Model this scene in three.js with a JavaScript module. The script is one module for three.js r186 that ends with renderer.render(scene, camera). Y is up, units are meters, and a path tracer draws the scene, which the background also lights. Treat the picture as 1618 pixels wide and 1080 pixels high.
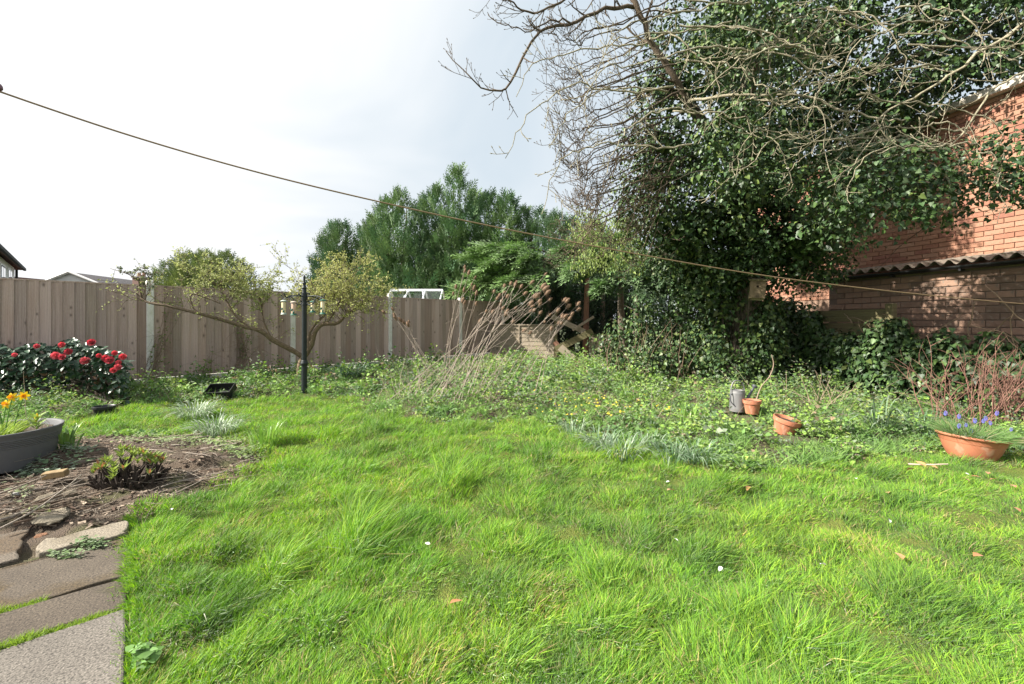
import * as THREE from 'three';
import { mergeGeometries } from 'three/addons/utils/BufferGeometryUtils.js';
import { createNoise2D, createNoise3D } from 'simplex-noise';

// ---------------------------------------------------------------- camera, sky, sun, exposure
const scene = new THREE.Scene();
const FOCAL = 690, EYE = 1.2, HORIZON = 508;
const camera = new THREE.PerspectiveCamera(2 * Math.atan(540 / FOCAL) * 180 / Math.PI, 1618 / 1080, 0.05, 400);
camera.position.set(0, EYE, 0);
camera.lookAt(0, EYE, -1);
camera.setViewOffset(1618, 1080, 0, 32, 1618, 1080);      // a level camera with the lens shifted down a little
const renderer = new THREE.WebGLRenderer({ antialias: true });
renderer.toneMapping = THREE.LinearToneMapping;
renderer.toneMappingExposure = 2.65;
renderer.shadowMap.enabled = true;

const SUN = new THREE.Vector3(-0.965, 0.76, 0.2).normalize();
const sun = new THREE.DirectionalLight(new THREE.Color().setRGB(1, 0.94, 0.84), 4.9);
sun.position.copy(SUN).multiplyScalar(40);
sun.castShadow = true;
sun.shadow.radius = 1.5;
sun.shadow.mapSize.set(4096, 4096);
Object.assign(sun.shadow.camera, { left: -25, right: 25, top: 25, bottom: -25, near: 1, far: 100 });
scene.add(sun, sun.target);

function random(seed) { let a = seed >>> 0; return () => { a = (a + 0x6d2b79f5) | 0; let t = Math.imul(a ^ (a >>> 15), 1 | a); t = (t + Math.imul(t ^ (t >>> 7), 61 | t)) ^ t; return ((t ^ (t >>> 14)) >>> 0) / 4294967296; }; }
const n2 = createNoise2D(random(11)), n3 = createNoise3D(random(12));
const fbm = (x, y, o = 4) => { let s = 0, a = 0.5; for (let i = 0; i < o; i++) { s += a * n2(x, y); x *= 2.03; y *= 2.03; a *= 0.5; } return s; };
const { clamp, lerp, smoothstep } = THREE.MathUtils;

{ // hazy spring sky: pale blue, whiter towards the sun and the horizon, thin streaks of high cloud
  const W = 1024, H = 512, d = new Float32Array(W * H * 4);
  for (let r = 0; r < H; r++) for (let c = 0; c < W; c++) {
    const up = ((r + 0.5) / H - 0.5) * Math.PI, az = ((c + 0.5) / W - 0.5) * 2 * Math.PI;
    const x = Math.cos(az) * Math.cos(up), y = Math.sin(up), z = Math.sin(az) * Math.cos(up);
    const cs = x * SUN.x + y * SUN.y + z * SUN.z, h = Math.max(0, y), k = 1 / (h + 0.25);
    const streak = 0.5 + 0.5 * fbm(x * k * 1.1 + 5, z * k * 2.4 + 1.5 * n2(x * k * 0.5, z * k * 0.5), 5);
    const haze = Math.exp(-h * 3.0), near = smoothstep(cs, 0.05, 0.72);
    const w = clamp(0.13 + 0.52 * haze + 0.95 * near + (streak - 0.45) * 0.5, 0, 1);
    const glow = 1 + 0.6 * Math.pow(Math.max(0, cs), 5);
    const o = (r * W + c) * 4;
    d[o] = lerp(0.212, 0.40, w) * glow; d[o + 1] = lerp(0.262, 0.405, w) * glow; d[o + 2] = lerp(0.305, 0.41, w) * glow; d[o + 3] = 1;
  }
  const t = new THREE.DataTexture(d, W, H, THREE.RGBAFormat, THREE.FloatType);
  t.mapping = THREE.EquirectangularReflectionMapping; t.magFilter = THREE.LinearFilter; t.needsUpdate = true;
  scene.background = t; scene.environment = t;
}

// ---------------------------------------------------------------- helpers
const V = (x, y, z) => new THREE.Vector3(x, y, z);
const UPV = V(0, 1, 0);
const rgb = (r, g, b) => new THREE.Color().setRGB(r, g, b);
// a place is written as metres right of the camera, metres up, metres away
const P = (x, h, d) => V(x, h, -d);
// sight line of a picture point, taken to a distance or down to the ground
const at = (px, py, d) => P((px - 809) / FOCAL * d, EYE + (HORIZON - py) / FOCAL * d, d);
const foot = (px, py) => { const d = FOCAL * EYE / (py - HORIZON); return [(px - 809) / FOCAL * d, d]; };

const taken = new Map();
function numbered(name) { const n = taken.get(name) || 0; taken.set(name, n + 1); return n ? name + '_' + String(n).padStart(3, '0') : name; }
function tag(o, label, category, group) { o.userData.label = label; o.userData.category = category; if (group) o.userData.group = group; return o; }
function shade(o) { o.traverse((m) => { if (m.isMesh) { m.castShadow = true; m.receiveShadow = true; } }); return o; }
function thing(name, label, category, pos, group) {
  const o = new THREE.Group(); o.name = numbered(name); if (pos) o.position.copy(pos); scene.add(o); return tag(o, label, category, group);
}
function mesh(name, geo, mat, parent, kind) {
  const m = new THREE.Mesh(geo, mat); m.name = parent ? name : numbered(name); (parent || scene).add(m); m.castShadow = m.receiveShadow = true;
  if (kind) m.userData.kind = kind; return m;
}
// many small faces of one mass, written straight into typed arrays
class Soup {
  constructor(maxV, maxT) { this.P = new Float32Array(maxV * 3); this.C = new Float32Array(maxV * 3); this.I = new Uint32Array(maxT * 3); this.v = 0; this.t = 0; this.maxV = maxV; this.maxT = maxT; }
  // stamp: a small template {p, i} under a matrix, in one colour
  add(tpl, m, c) {
    const e = m.elements, { p, i } = tpl, n = p.length / 3; if (this.v + n > this.maxV || this.t + i.length / 3 > this.maxT) { this.full = true; return; }
    for (let k = 0; k < n; k++) { const x = p[k * 3], y = p[k * 3 + 1], z = p[k * 3 + 2], o = (this.v + k) * 3;
      this.P[o] = e[0] * x + e[4] * y + e[8] * z + e[12]; this.P[o + 1] = e[1] * x + e[5] * y + e[9] * z + e[13]; this.P[o + 2] = e[2] * x + e[6] * y + e[10] * z + e[14]; this.C[o] = c.r; this.C[o + 1] = c.g; this.C[o + 2] = c.b; }
    for (let k = 0; k < i.length; k++) this.I[this.t * 3 + k] = i[k] + this.v;
    this.v += n; this.t += i.length / 3;
  }
  geo() {
    if (this.full) console.log('a Soup was full', this.maxV);
    const g = new THREE.BufferGeometry(); g.setAttribute('position', new THREE.BufferAttribute(this.P.slice(0, this.v * 3), 3)); g.setAttribute('color', new THREE.BufferAttribute(this.C.slice(0, this.v * 3), 3));
    g.setIndex(new THREE.BufferAttribute(this.I.slice(0, this.t * 3), 1)); g.computeVertexNormals(); return g;
  }
}
const template = (pts, tris) => ({ p: pts.flat(), i: tris.flat() });
// basis with y along tip and z near nor
const _x = V(), _y = V(), _z = V();
function basis(pos, tip, nor, sx, sy = sx, sz = sx) {
  _y.copy(tip).normalize(); _x.crossVectors(_y, nor); if (_x.lengthSq() < 1e-6) _x.set(1, 0, 0).cross(_y); _x.normalize(); _z.crossVectors(_x, _y);
  const m = new THREE.Matrix4(); m.makeBasis(_x.clone().multiplyScalar(sx), _y.clone().multiplyScalar(sy), _z.clone().multiplyScalar(sz)); m.setPosition(pos); return m;
}
const rdir = (r) => { const z = r() * 2 - 1, a = r() * Math.PI * 2, s = Math.sqrt(1 - z * z); return V(s * Math.cos(a), z, s * Math.sin(a)); };

class Build {
  constructor() { this.p = []; this.u = []; this.c = []; this.i = []; }
  get n() { return this.p.length / 3; }
  v(q, u = 0, w = 0, c) { this.p.push(q.x, q.y, q.z); this.u.push(u, w); if (c) this.c.push(c.r, c.g, c.b); return this.n - 1; }
  tri(a, b, c) { this.i.push(a, b, c); }
  tube(pts, rad, sides = 5, c, us = 6, cap = true) {
    const base = this.n, N = pts.length; let side = null, len = 0;
    for (let k = 0; k < N; k++) {
      const t = V().subVectors(pts[Math.min(N - 1, k + 1)], pts[Math.max(0, k - 1)]).normalize();
      if (!side) { side = Math.abs(t.y) < 0.9 ? V().crossVectors(t, UPV) : V().crossVectors(t, V(1, 0, 0)); } else side.addScaledVector(t, -side.dot(t));
      side.normalize(); const other = V().crossVectors(t, side);
      if (k) len += pts[k].distanceTo(pts[k - 1]);
      const r = Array.isArray(rad) ? rad[k] : rad;
      for (let s = 0; s < sides; s++) { const a = s / sides * Math.PI * 2; this.v(V().copy(pts[k]).addScaledVector(side, Math.cos(a) * r).addScaledVector(other, Math.sin(a) * r), s / sides, len * us, c); }
    }
    for (let k = 0; k < N - 1; k++) for (let s = 0; s < sides; s++) { const a = base + k * sides + s, b = base + k * sides + (s + 1) % sides; this.i.push(a, b, a + sides, b, b + sides, a + sides); }
    if (cap) { const e = this.v(pts[N - 1], 0, 0, c), f = this.v(pts[0], 0, 0, c), l = base + (N - 1) * sides; for (let s = 0; s < sides; s++) { this.i.push(l + s, l + (s + 1) % sides, e); this.i.push(base + (s + 1) % sides, base + s, f); } }
    return this;
  }
  // a strap: blade or petal that follows pts, folded a little along its middle
  strap(pts, wid, nor, c, fold = 0.25) {
    const base = this.n, N = pts.length;
    for (let k = 0; k < N; k++) {
      const t = V().subVectors(pts[Math.min(N - 1, k + 1)], pts[Math.max(0, k - 1)]).normalize(), s = V().crossVectors(t, nor).normalize(), up = V().crossVectors(s, t), w = wid[k] / 2;
      this.v(V().copy(pts[k]).addScaledVector(s, w).addScaledVector(up, w * fold), 0, k / N, c); this.v(pts[k], 0.5, k / N, c); this.v(V().copy(pts[k]).addScaledVector(s, -w).addScaledVector(up, w * fold), 1, k / N, c);
    }
    for (let k = 0; k < N - 1; k++) for (let s = 0; s < 2; s++) { const a = base + k * 3 + s; this.i.push(a, a + 1, a + 3, a + 1, a + 4, a + 3); }
    return this;
  }
  // pointed oval leaf, folded along the midrib and drooping at the tip
  leaf(pos, tip, nor, len, wid, c, droop = 0.15) {
    const y = V().copy(tip).normalize(), x = V().crossVectors(y, nor).normalize(), z = V().crossVectors(x, y), b = this.n;
    const q = (a, l, h) => V().copy(pos).addScaledVector(x, a * wid).addScaledVector(y, l * len).addScaledVector(z, h * len);
    this.v(q(0, 0, 0), 0.5, 0, c); this.v(q(-0.42, 0.3, 0.1), 0, 0.3, c); this.v(q(0, 0.35, 0.02), 0.5, 0.35, c); this.v(q(0.42, 0.3, 0.1), 1, 0.3, c);
    this.v(q(-0.36, 0.66, 0.06 - droop * 0.3), 0, 0.66, c); this.v(q(0.36, 0.66, 0.06 - droop * 0.3), 1, 0.66, c); this.v(q(0, 1, -droop), 0.5, 1, c);
    for (const f of [[0, 2, 1], [0, 3, 2], [1, 2, 4], [2, 3, 5], [2, 6, 4], [2, 5, 6]]) this.i.push(b + f[0], b + f[1], b + f[2]);
    return this;
  }
  box(cx, cy, cz, w, h, d, turn = 0, us = 1, c, uo = 0, vo = 0, along = false) {
    const co = Math.cos(turn), si = Math.sin(turn);
    const q = (x, y, z) => V(cx + x * co + z * si, cy + y, cz - x * si + z * co), X = w / 2, Y = h / 2, Z = d / 2;
    const face = (a, b, e, f, uw, vh) => { const n = this.n, w1 = (q, s, t) => (along ? this.v(q, uo + t * vh * us * 2.5, vo + s * uw * us, c) : this.v(q, uo + s * uw * us, vo + t * vh * us, c)); w1(a, 0, 0); w1(b, 1, 0); w1(e, 1, 1); w1(f, 0, 1); this.i.push(n, n + 1, n + 2, n, n + 2, n + 3); };
    face(q(-X, -Y, Z), q(X, -Y, Z), q(X, Y, Z), q(-X, Y, Z), w, h); face(q(X, -Y, -Z), q(-X, -Y, -Z), q(-X, Y, -Z), q(X, Y, -Z), w, h);
    face(q(X, -Y, Z), q(X, -Y, -Z), q(X, Y, -Z), q(X, Y, Z), d, h); face(q(-X, -Y, -Z), q(-X, -Y, Z), q(-X, Y, Z), q(-X, Y, -Z), d, h);
    face(q(-X, Y, Z), q(X, Y, Z), q(X, Y, -Z), q(-X, Y, -Z), w, d); face(q(-X, -Y, -Z), q(X, -Y, -Z), q(X, -Y, Z), q(-X, -Y, Z), w, d);
    return this;
  }
  quad(a, b, c, d, u = 1, v = 1) { const n = this.n; this.v(a, 0, 0); this.v(b, u, 0); this.v(c, u, v); this.v(d, 0, v); this.i.push(n, n + 1, n + 2, n, n + 2, n + 3); return this; }
  geo() {
    const g = new THREE.BufferGeometry(); g.setAttribute('position', new THREE.Float32BufferAttribute(this.p, 3)); g.setAttribute('uv', new THREE.Float32BufferAttribute(this.u, 2));
    if (this.c.length === this.p.length && this.c.length) g.setAttribute('color', new THREE.Float32BufferAttribute(this.c, 3));
    g.setIndex(this.i); g.computeVertexNormals(); return g;
  }
}
// chamfered block, 44 triangles, for bricks, stones and slats
function block(w, h, d, b) {
  const p = [], X = w / 2, Y = h / 2, Z = d / 2;
  const s = new THREE.Shape(); s.moveTo(-X + b, -Y); s.lineTo(X - b, -Y); s.lineTo(X, -Y + b); s.lineTo(X, Y - b); s.lineTo(X - b, Y); s.lineTo(-X + b, Y); s.lineTo(-X, Y - b); s.lineTo(-X, -Y + b);
  const g = new THREE.ExtrudeGeometry(s, { depth: d - 2 * b, bevelEnabled: true, bevelThickness: b, bevelSize: b * 0.8, bevelOffset: -b * 0.8, bevelSegments: 1, steps: 1 });
  g.translate(0, 0, -Z + b); return g;
}
const curve = (pts, n) => new THREE.CatmullRomCurve3(pts, false, 'centripetal').getPoints(n);
function taper(n, r0, r1, k = 1) { return Array.from({ length: n }, (_, i) => lerp(r0, r1, Math.pow(i / (n - 1), k))); }
function grow(r, start, dir, len, steps, wob, pull) {
  const pts = [start.clone()], d = dir.clone().normalize(), p = start.clone();
  for (let i = 0; i < steps; i++) { d.addScaledVector(rdir(r), wob).addScaledVector(pull, 1 / steps).normalize(); p.addScaledVector(d, len / steps); pts.push(p.clone()); }
  return pts;
}
// textures: fn gives linear colour
const toS = (c) => { c = clamp(c, 0, 1); return 255 * (c <= 0.0031308 ? 12.92 * c : 1.055 * Math.pow(c, 1 / 2.4) - 0.055); };
function picture(w, h, fn, srgb = true) {
  const d = new Uint8Array(w * h * 4);
  for (let y = 0; y < h; y++) for (let x = 0; x < w; x++) { const c = fn(x / w, y / h, x, y), o = (y * w + x) * 4; for (let k = 0; k < 3; k++) d[o + k] = srgb ? toS(c[k]) : 255 * clamp(c[k], 0, 1); d[o + 3] = 255; }
  const t = new THREE.DataTexture(d, w, h, THREE.RGBAFormat); t.magFilter = THREE.LinearFilter; t.minFilter = THREE.LinearMipmapLinearFilter; t.wrapS = t.wrapT = THREE.MirroredRepeatWrapping;
  if (srgb) t.colorSpace = THREE.SRGBColorSpace; t.needsUpdate = true; return t;
}
const std = (o) => new THREE.MeshStandardMaterial({ roughness: 0.85, side: THREE.DoubleSide, ...o });
// thin leaf that lets some light through
const leafy = (o) => new THREE.MeshPhysicalMaterial({ roughness: 1, transmission: 0.4, thickness: 0, clearcoat: 0.25, clearcoatRoughness: 0.4, side: THREE.DoubleSide, ...o });
const grey = (f, s = 256) => picture(s, s, (u, v, x, y) => { const k = f(u, v, x, y); return [k, k, k]; }, false);
const mix3 = (a, b, t) => [lerp(a[0], b[0], t), lerp(a[1], b[1], t), lerp(a[2], b[2], t)];

// ---------------------------------------------------------------- plan of the garden (x right, d away)
const LAWN = [[-1.15, 0.7], [-1.21, 1.35], [-1.52, 1.72], [-2.25, 2.57], [-2.21, 2.94], [-2.06, 3.65], [-2.55, 4.2], [-3.36, 4.5], [-4.15, 4.55], [-4.5, 4.35], [-5.4, 5.1], [-5.55, 6.2], [-4.4, 6.6], [-3.37, 7.1], [-2.4, 6.8], [-1.93, 5.85], [-0.9, 5.2], [0.4, 5.35], [0.78, 4.45], [1.5, 3.88], [1.9, 3.52], [2.75, 3.68], [3.75, 4.05], [4.6, 4.0], [5.5, 3.4], [5.5, 0.7]];
const SOIL = [[-1.95, 3.7], [-2.12, 2.95], [-2.3, 2.5], [-2.7, 2.1], [-4.6, 2.1], [-5, 3.4], [-4.4, 4.3], [-3.36, 4.6], [-2.6, 4.35]];
function edge(poly, x, d) { // signed distance, positive inside
  let best = 1e9, inside = false;
  for (let i = 0, j = poly.length - 1; i < poly.length; j = i++) {
    const [ax, ad] = poly[j], [bx, bd] = poly[i], ex = bx - ax, ed = bd - ad, t = clamp(((x - ax) * ex + (d - ad) * ed) / (ex * ex + ed * ed), 0, 1);
    best = Math.min(best, Math.hypot(x - ax - ex * t, d - ad - ed * t));
    if ((ad > d) !== (bd > d) && x < (bx - ax) * (d - ad) / (bd - ad) + ax) inside = !inside;
  }
  return inside ? best : -best;
}
const lawnIn = (x, d) => edge(LAWN, x, d) + 0.10 * n2(x * 3.1, d * 3.1) + 0.04 * n2(x * 11, d * 11);
const soilIn = (x, d) => edge(SOIL, x, d) + 0.08 * n2(x * 4 + 9, d * 4);
// paving frame: u across the path (0 at the lawn edge), v along it
const PU = [0.75, 0.66], PO = [-1.6, 1.81];
const pave = (x, d) => [(x - PO[0]) * PU[0] + (d - PO[1]) * PU[1], -(x - PO[0]) * PU[1] + (d - PO[1]) * PU[0]];
const unpave = (u, v) => [PO[0] + u * PU[0] - v * PU[1], PO[1] + u * PU[1] + v * PU[0]];
const pavedIn = (x, d) => { const [u, v] = pave(x, d); return u < 0.03 && v < 0.8; };
const fenceSide = (x, d) => (x + 6.73) * 0.744 - (d - 8.12) * 0.667;
const wallSide = (x, d) => -(x - 6.08) * 0.972 - (d - 5.3) * 0.235;
const rise = (x, d) => 0.03 * n2(x * 0.5, d * 0.5) * smoothstep(d, 2, 5) + 0.038 * n2(x * 2.1, d * 2.7) * smoothstep(d, 1.1, 2.2) + 0.01 * n2(x * 5, d * 5.5) + 0.05 * smoothstep(soilIn(x, d), -0.1, 0.5) + (lawnIn(x, d) < 0 && d > 3.4 ? 0.05 * smoothstep(-lawnIn(x, d), 0, 0.6) : 0);
const HG = (() => { const N = 401, a = new Float32Array(N * N); for (let j = 0; j < N; j++) for (let i = 0; i < N; i++) a[j * N + i] = rise(-9 + i * 0.045, -1 + j * 0.045); return { N, a }; })();
const ground = (x, d) => { const u = clamp((x + 9) / 0.045, 0, HG.N - 1.001), v = clamp((d + 1) / 0.045, 0, HG.N - 1.001), i = Math.floor(u), j = Math.floor(v), p = u - i, q = v - j, o = j * HG.N + i, { a, N } = HG; return (a[o] * (1 - p) + a[o + 1] * p) * (1 - q) + (a[o + N] * (1 - p) + a[o + N + 1] * p) * q; };
const gh = (x, d) => (pavedIn(x, d) ? 0 : ground(x, d));
const onGround = (x, d, up = 0) => P(x, gh(x, d) + up, d);
const seen = (x, d, m = 0.6) => d > 0.9 && Math.abs(x) < d * 1.19 + m;

{ // the ground itself: soil, moss and thatch
  const X0 = -9, X1 = 9, D0 = -1, D1 = 17, S = 2048;
  const map = picture(S, S, (u, v) => {
    const x = lerp(X0, X1, u), d = lerp(D0, D1, v), a = n2(x * 22, d * 22), b = n2(x * 5 + 3, d * 5), c = n2(x * 70, d * 70);
    const L = smoothstep(lawnIn(x, d), -0.06, 0.1), S1 = smoothstep(soilIn(x, d), -0.08, 0.08);
    let col = mix3([0.075, 0.052, 0.034], [0.13, 0.098, 0.066], 0.5 + 0.3 * a + 0.3 * c);
    col = mix3(col, [0.09, 0.115, 0.03], (1 - S1) * clamp(0.45 + 0.6 * b, 0, 1) * 0.8);
    col = mix3(col, [0.135, 0.098, 0.07], S1 * clamp(0.35 + 0.5 * b + 0.25 * c, 0, 1));
    col = mix3(col, [0.10, 0.115, 0.03], S1 * clamp(n2(x * 2.6, d * 2.6 + 7) * 1.4 - 0.3, 0, 0.7) * smoothstep(x, -3.4, -2.3));
    col = mix3(col, mix3([0.07, 0.125, 0.012], [0.16, 0.18, 0.03], clamp(0.4 + 0.5 * b + 0.4 * c, 0, 1)), L);
    return col;
  });
  const N = 260, g = new THREE.PlaneGeometry(1, 1, N, N), p = g.attributes.position, uv = g.attributes.uv;
  for (let i = 0; i < p.count; i++) {
    const u = p.getX(i) + 0.5, v = p.getY(i) + 0.5, x = lerp(X0, X1, u), d = lerp(D0, D1, v);
    p.setXYZ(i, x, gh(x, d) + 0.006 * n2(x * 9, d * 9) - (pavedIn(x, d) ? 0.01 : 0), -d); uv.setXY(i, u, v);
  }
  g.computeVertexNormals();
  const bump = grey((u, v, x, y) => 0.5 + 0.3 * n2(x / 3, y / 3) + 0.25 * n2(x / 9, y / 9), 512); bump.repeat.set(24, 24);
  mesh('ground', g, std({ map, roughness: 1, bumpMap: bump, bumpScale: 0.02 }), null, 'structure');
  const far = new THREE.RingGeometry(8.4, 220, 48, 6); far.rotateX(-Math.PI / 2); far.translate(0, -0.06, -8);
  mesh('ground_beyond', far, std({ color: rgb(0.07, 0.09, 0.035), roughness: 1 }), null, 'structure');
}

{ // paving
  const path = new THREE.Group(); path.name = 'paving'; path.userData.kind = 'structure'; scene.add(path);
  const r = random(31);
  const stone = (a, b, c) => { const o = r() * 40; return picture(512, 512, (u, v, x, y) => {
    const k = 0.5 + 0.5 * fbm(u * 3 + o, v * 3, 4), f = 0.7 * n2(x / 1.9 + o * 9, y / 1.9) + 0.8 * n2(x / 4.5, y / 4.5 + o), m = clamp(fbm(u * 2.2 + o + 20, v * 2.2, 4) * 2.8 - 0.2, 0, 1), q = n2(x / 6, y / 6 + o), pit = q > 0.5 ? 0.45 : q < -0.62 ? 1.45 : 1;
    return mix3(mix3(a, b, k), c, m * 0.85).map((t) => t * (1 + 0.42 * f) * pit);
  }); };
  const looks = [[[0.105, 0.092, 0.078], [0.165, 0.147, 0.126], [0.098, 0.094, 0.076]], [[0.06, 0.046, 0.034], [0.098, 0.078, 0.057], [0.05, 0.044, 0.021]], [[0.066, 0.051, 0.037], [0.11, 0.088, 0.065], [0.068, 0.046, 0.02]], [[0.19, 0.16, 0.118], [0.25, 0.215, 0.165], [0.14, 0.115, 0.075]], [[0.10, 0.08, 0.06], [0.145, 0.12, 0.092], [0.08, 0.052, 0.027]]];
  const bump = grey((u, v, x, y) => 0.5 + 0.28 * n2(x / 3.1, y / 3.1) + 0.2 * n2(x / 11, y / 7), 512); bump.repeat.set(2, 2);
  const mats = looks.map((l) => std({ map: stone(...l), bumpMap: bump, bumpScale: 0.0022, roughness: 0.95 }));
  const slab = (u0, u1, v0, v1, m, top, label, rag = 0.012) => {
    const pts = [], N = 14; for (let s = 0; s < 4; s++) for (let k = 0; k < N; k++) { const t = k / N; pts.push(s === 0 ? [lerp(u0, u1, t), v0] : s === 1 ? [u1, lerp(v0, v1, t)] : s === 2 ? [lerp(u1, u0, t), v1] : [u0, lerp(v1, v0, t)]); }
    const sh = new THREE.Shape(pts.map(([u, v]) => { const [x, d] = unpave(u + rag * n2(u * 7, v * 7 + m), v + rag * n2(u * 7 + 50, v * 7)); return new THREE.Vector2(x, d); }));
    const g = new THREE.ExtrudeGeometry(sh, { depth: 0.05, bevelEnabled: true, bevelThickness: 0.008, bevelSize: 0.008, bevelSegments: 2, curveSegments: 2 });
    g.rotateX(-Math.PI / 2); g.translate(0, top - 0.058, 0);
    const p = g.attributes.position, uv = g.attributes.uv; for (let i = 0; i < p.count; i++) { const q = pave(p.getX(i), -p.getZ(i)); uv.setXY(i, q[0] * 0.9 + m * 0.31, q[1] * 0.9 + p.getY(i)); if (p.getY(i) > top - 0.03) p.setY(i, p.getY(i) + 0.006 * n2(q[0] * 3 + m, q[1] * 3)); }
    const o = mesh('paving_slab', g, mats[m], path); o.userData.label = label; return o;
  };
  slab(-1.5, -0.01, -1.25, -0.03, 0, 0.026, 'large pale grey slab at the front', 0.004);
  slab(-1.5, -0.005, 0.025, 0.275, 1, 0.018, 'narrow gritty brown slab', 0.004);
  slab(-1.5, -0.0, 0.315, 0.77, 2, 0.02, 'wide brown slab with mossy corner', 0.004);
  slab(-0.33, -0.0, 0.83, 1.0, 3, 0.032, 'pale sandstone piece beside lawn', 0.02);
  slab(-1.5, -0.42, 0.82, 1.25, 4, 0.03, 'tan slab with mossy streak', 0.02);
}

// ---------------------------------------------------------------- lawn
const bladeMat = leafy({ color: 0xffffff, vertexColors: true, transmission: 0.46, clearcoat: 0.08, clearcoatRoughness: 0.35 });
const grass = new Soup(2100000, 1250000);
const grassRand = random(5);
// one blade: root, direction, length, width, how far the tip bends over, colour
function blade(o, tip, face, h, w, bend, c, soup = grass) {
  if (soup.v + 5 > soup.maxV || soup.t + 3 > soup.maxT) { soup.full = true; return; }
  const y = V().copy(tip).normalize(), sx = y.y * face.z - y.z * face.y, sy = y.z * face.x - y.x * face.z, sz = y.x * face.y - y.y * face.x, l = 1 / Math.hypot(sx, sy, sz), { P: A, C } = soup; let k = soup.v * 3;
  const hx = tip.x, hz = tip.z, hl = 1 / (Math.hypot(hx, hz) + 1e-6);
  for (let s = 0; s < 3; s++) {
    const t = s * 0.5, b = bend * h * t * t, cx = o.x + y.x * h * t + hx * hl * b, cy = o.y + y.y * h * t - 0.45 * b, cz = o.z + y.z * h * t + hz * hl * b, e = s === 2 ? 0 : w * (s ? 0.45 : 0.42) * l;
    A[k] = cx + sx * e; A[k + 1] = cy + sy * e; A[k + 2] = cz + sz * e; k += 3;
    if (s < 2) { A[k] = cx - sx * e; A[k + 1] = cy - sy * e; A[k + 2] = cz - sz * e; k += 3; }
  }
  for (let q = 0; q < 5; q++) { C[(soup.v + q) * 3] = c.r; C[(soup.v + q) * 3 + 1] = c.g; C[(soup.v + q) * 3 + 2] = c.b; }
  const v = soup.v; soup.I.set([v, v + 1, v + 2, v + 1, v + 3, v + 2, v + 2, v + 3, v + 4], soup.t * 3); soup.v += 5; soup.t += 3;
}
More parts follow.
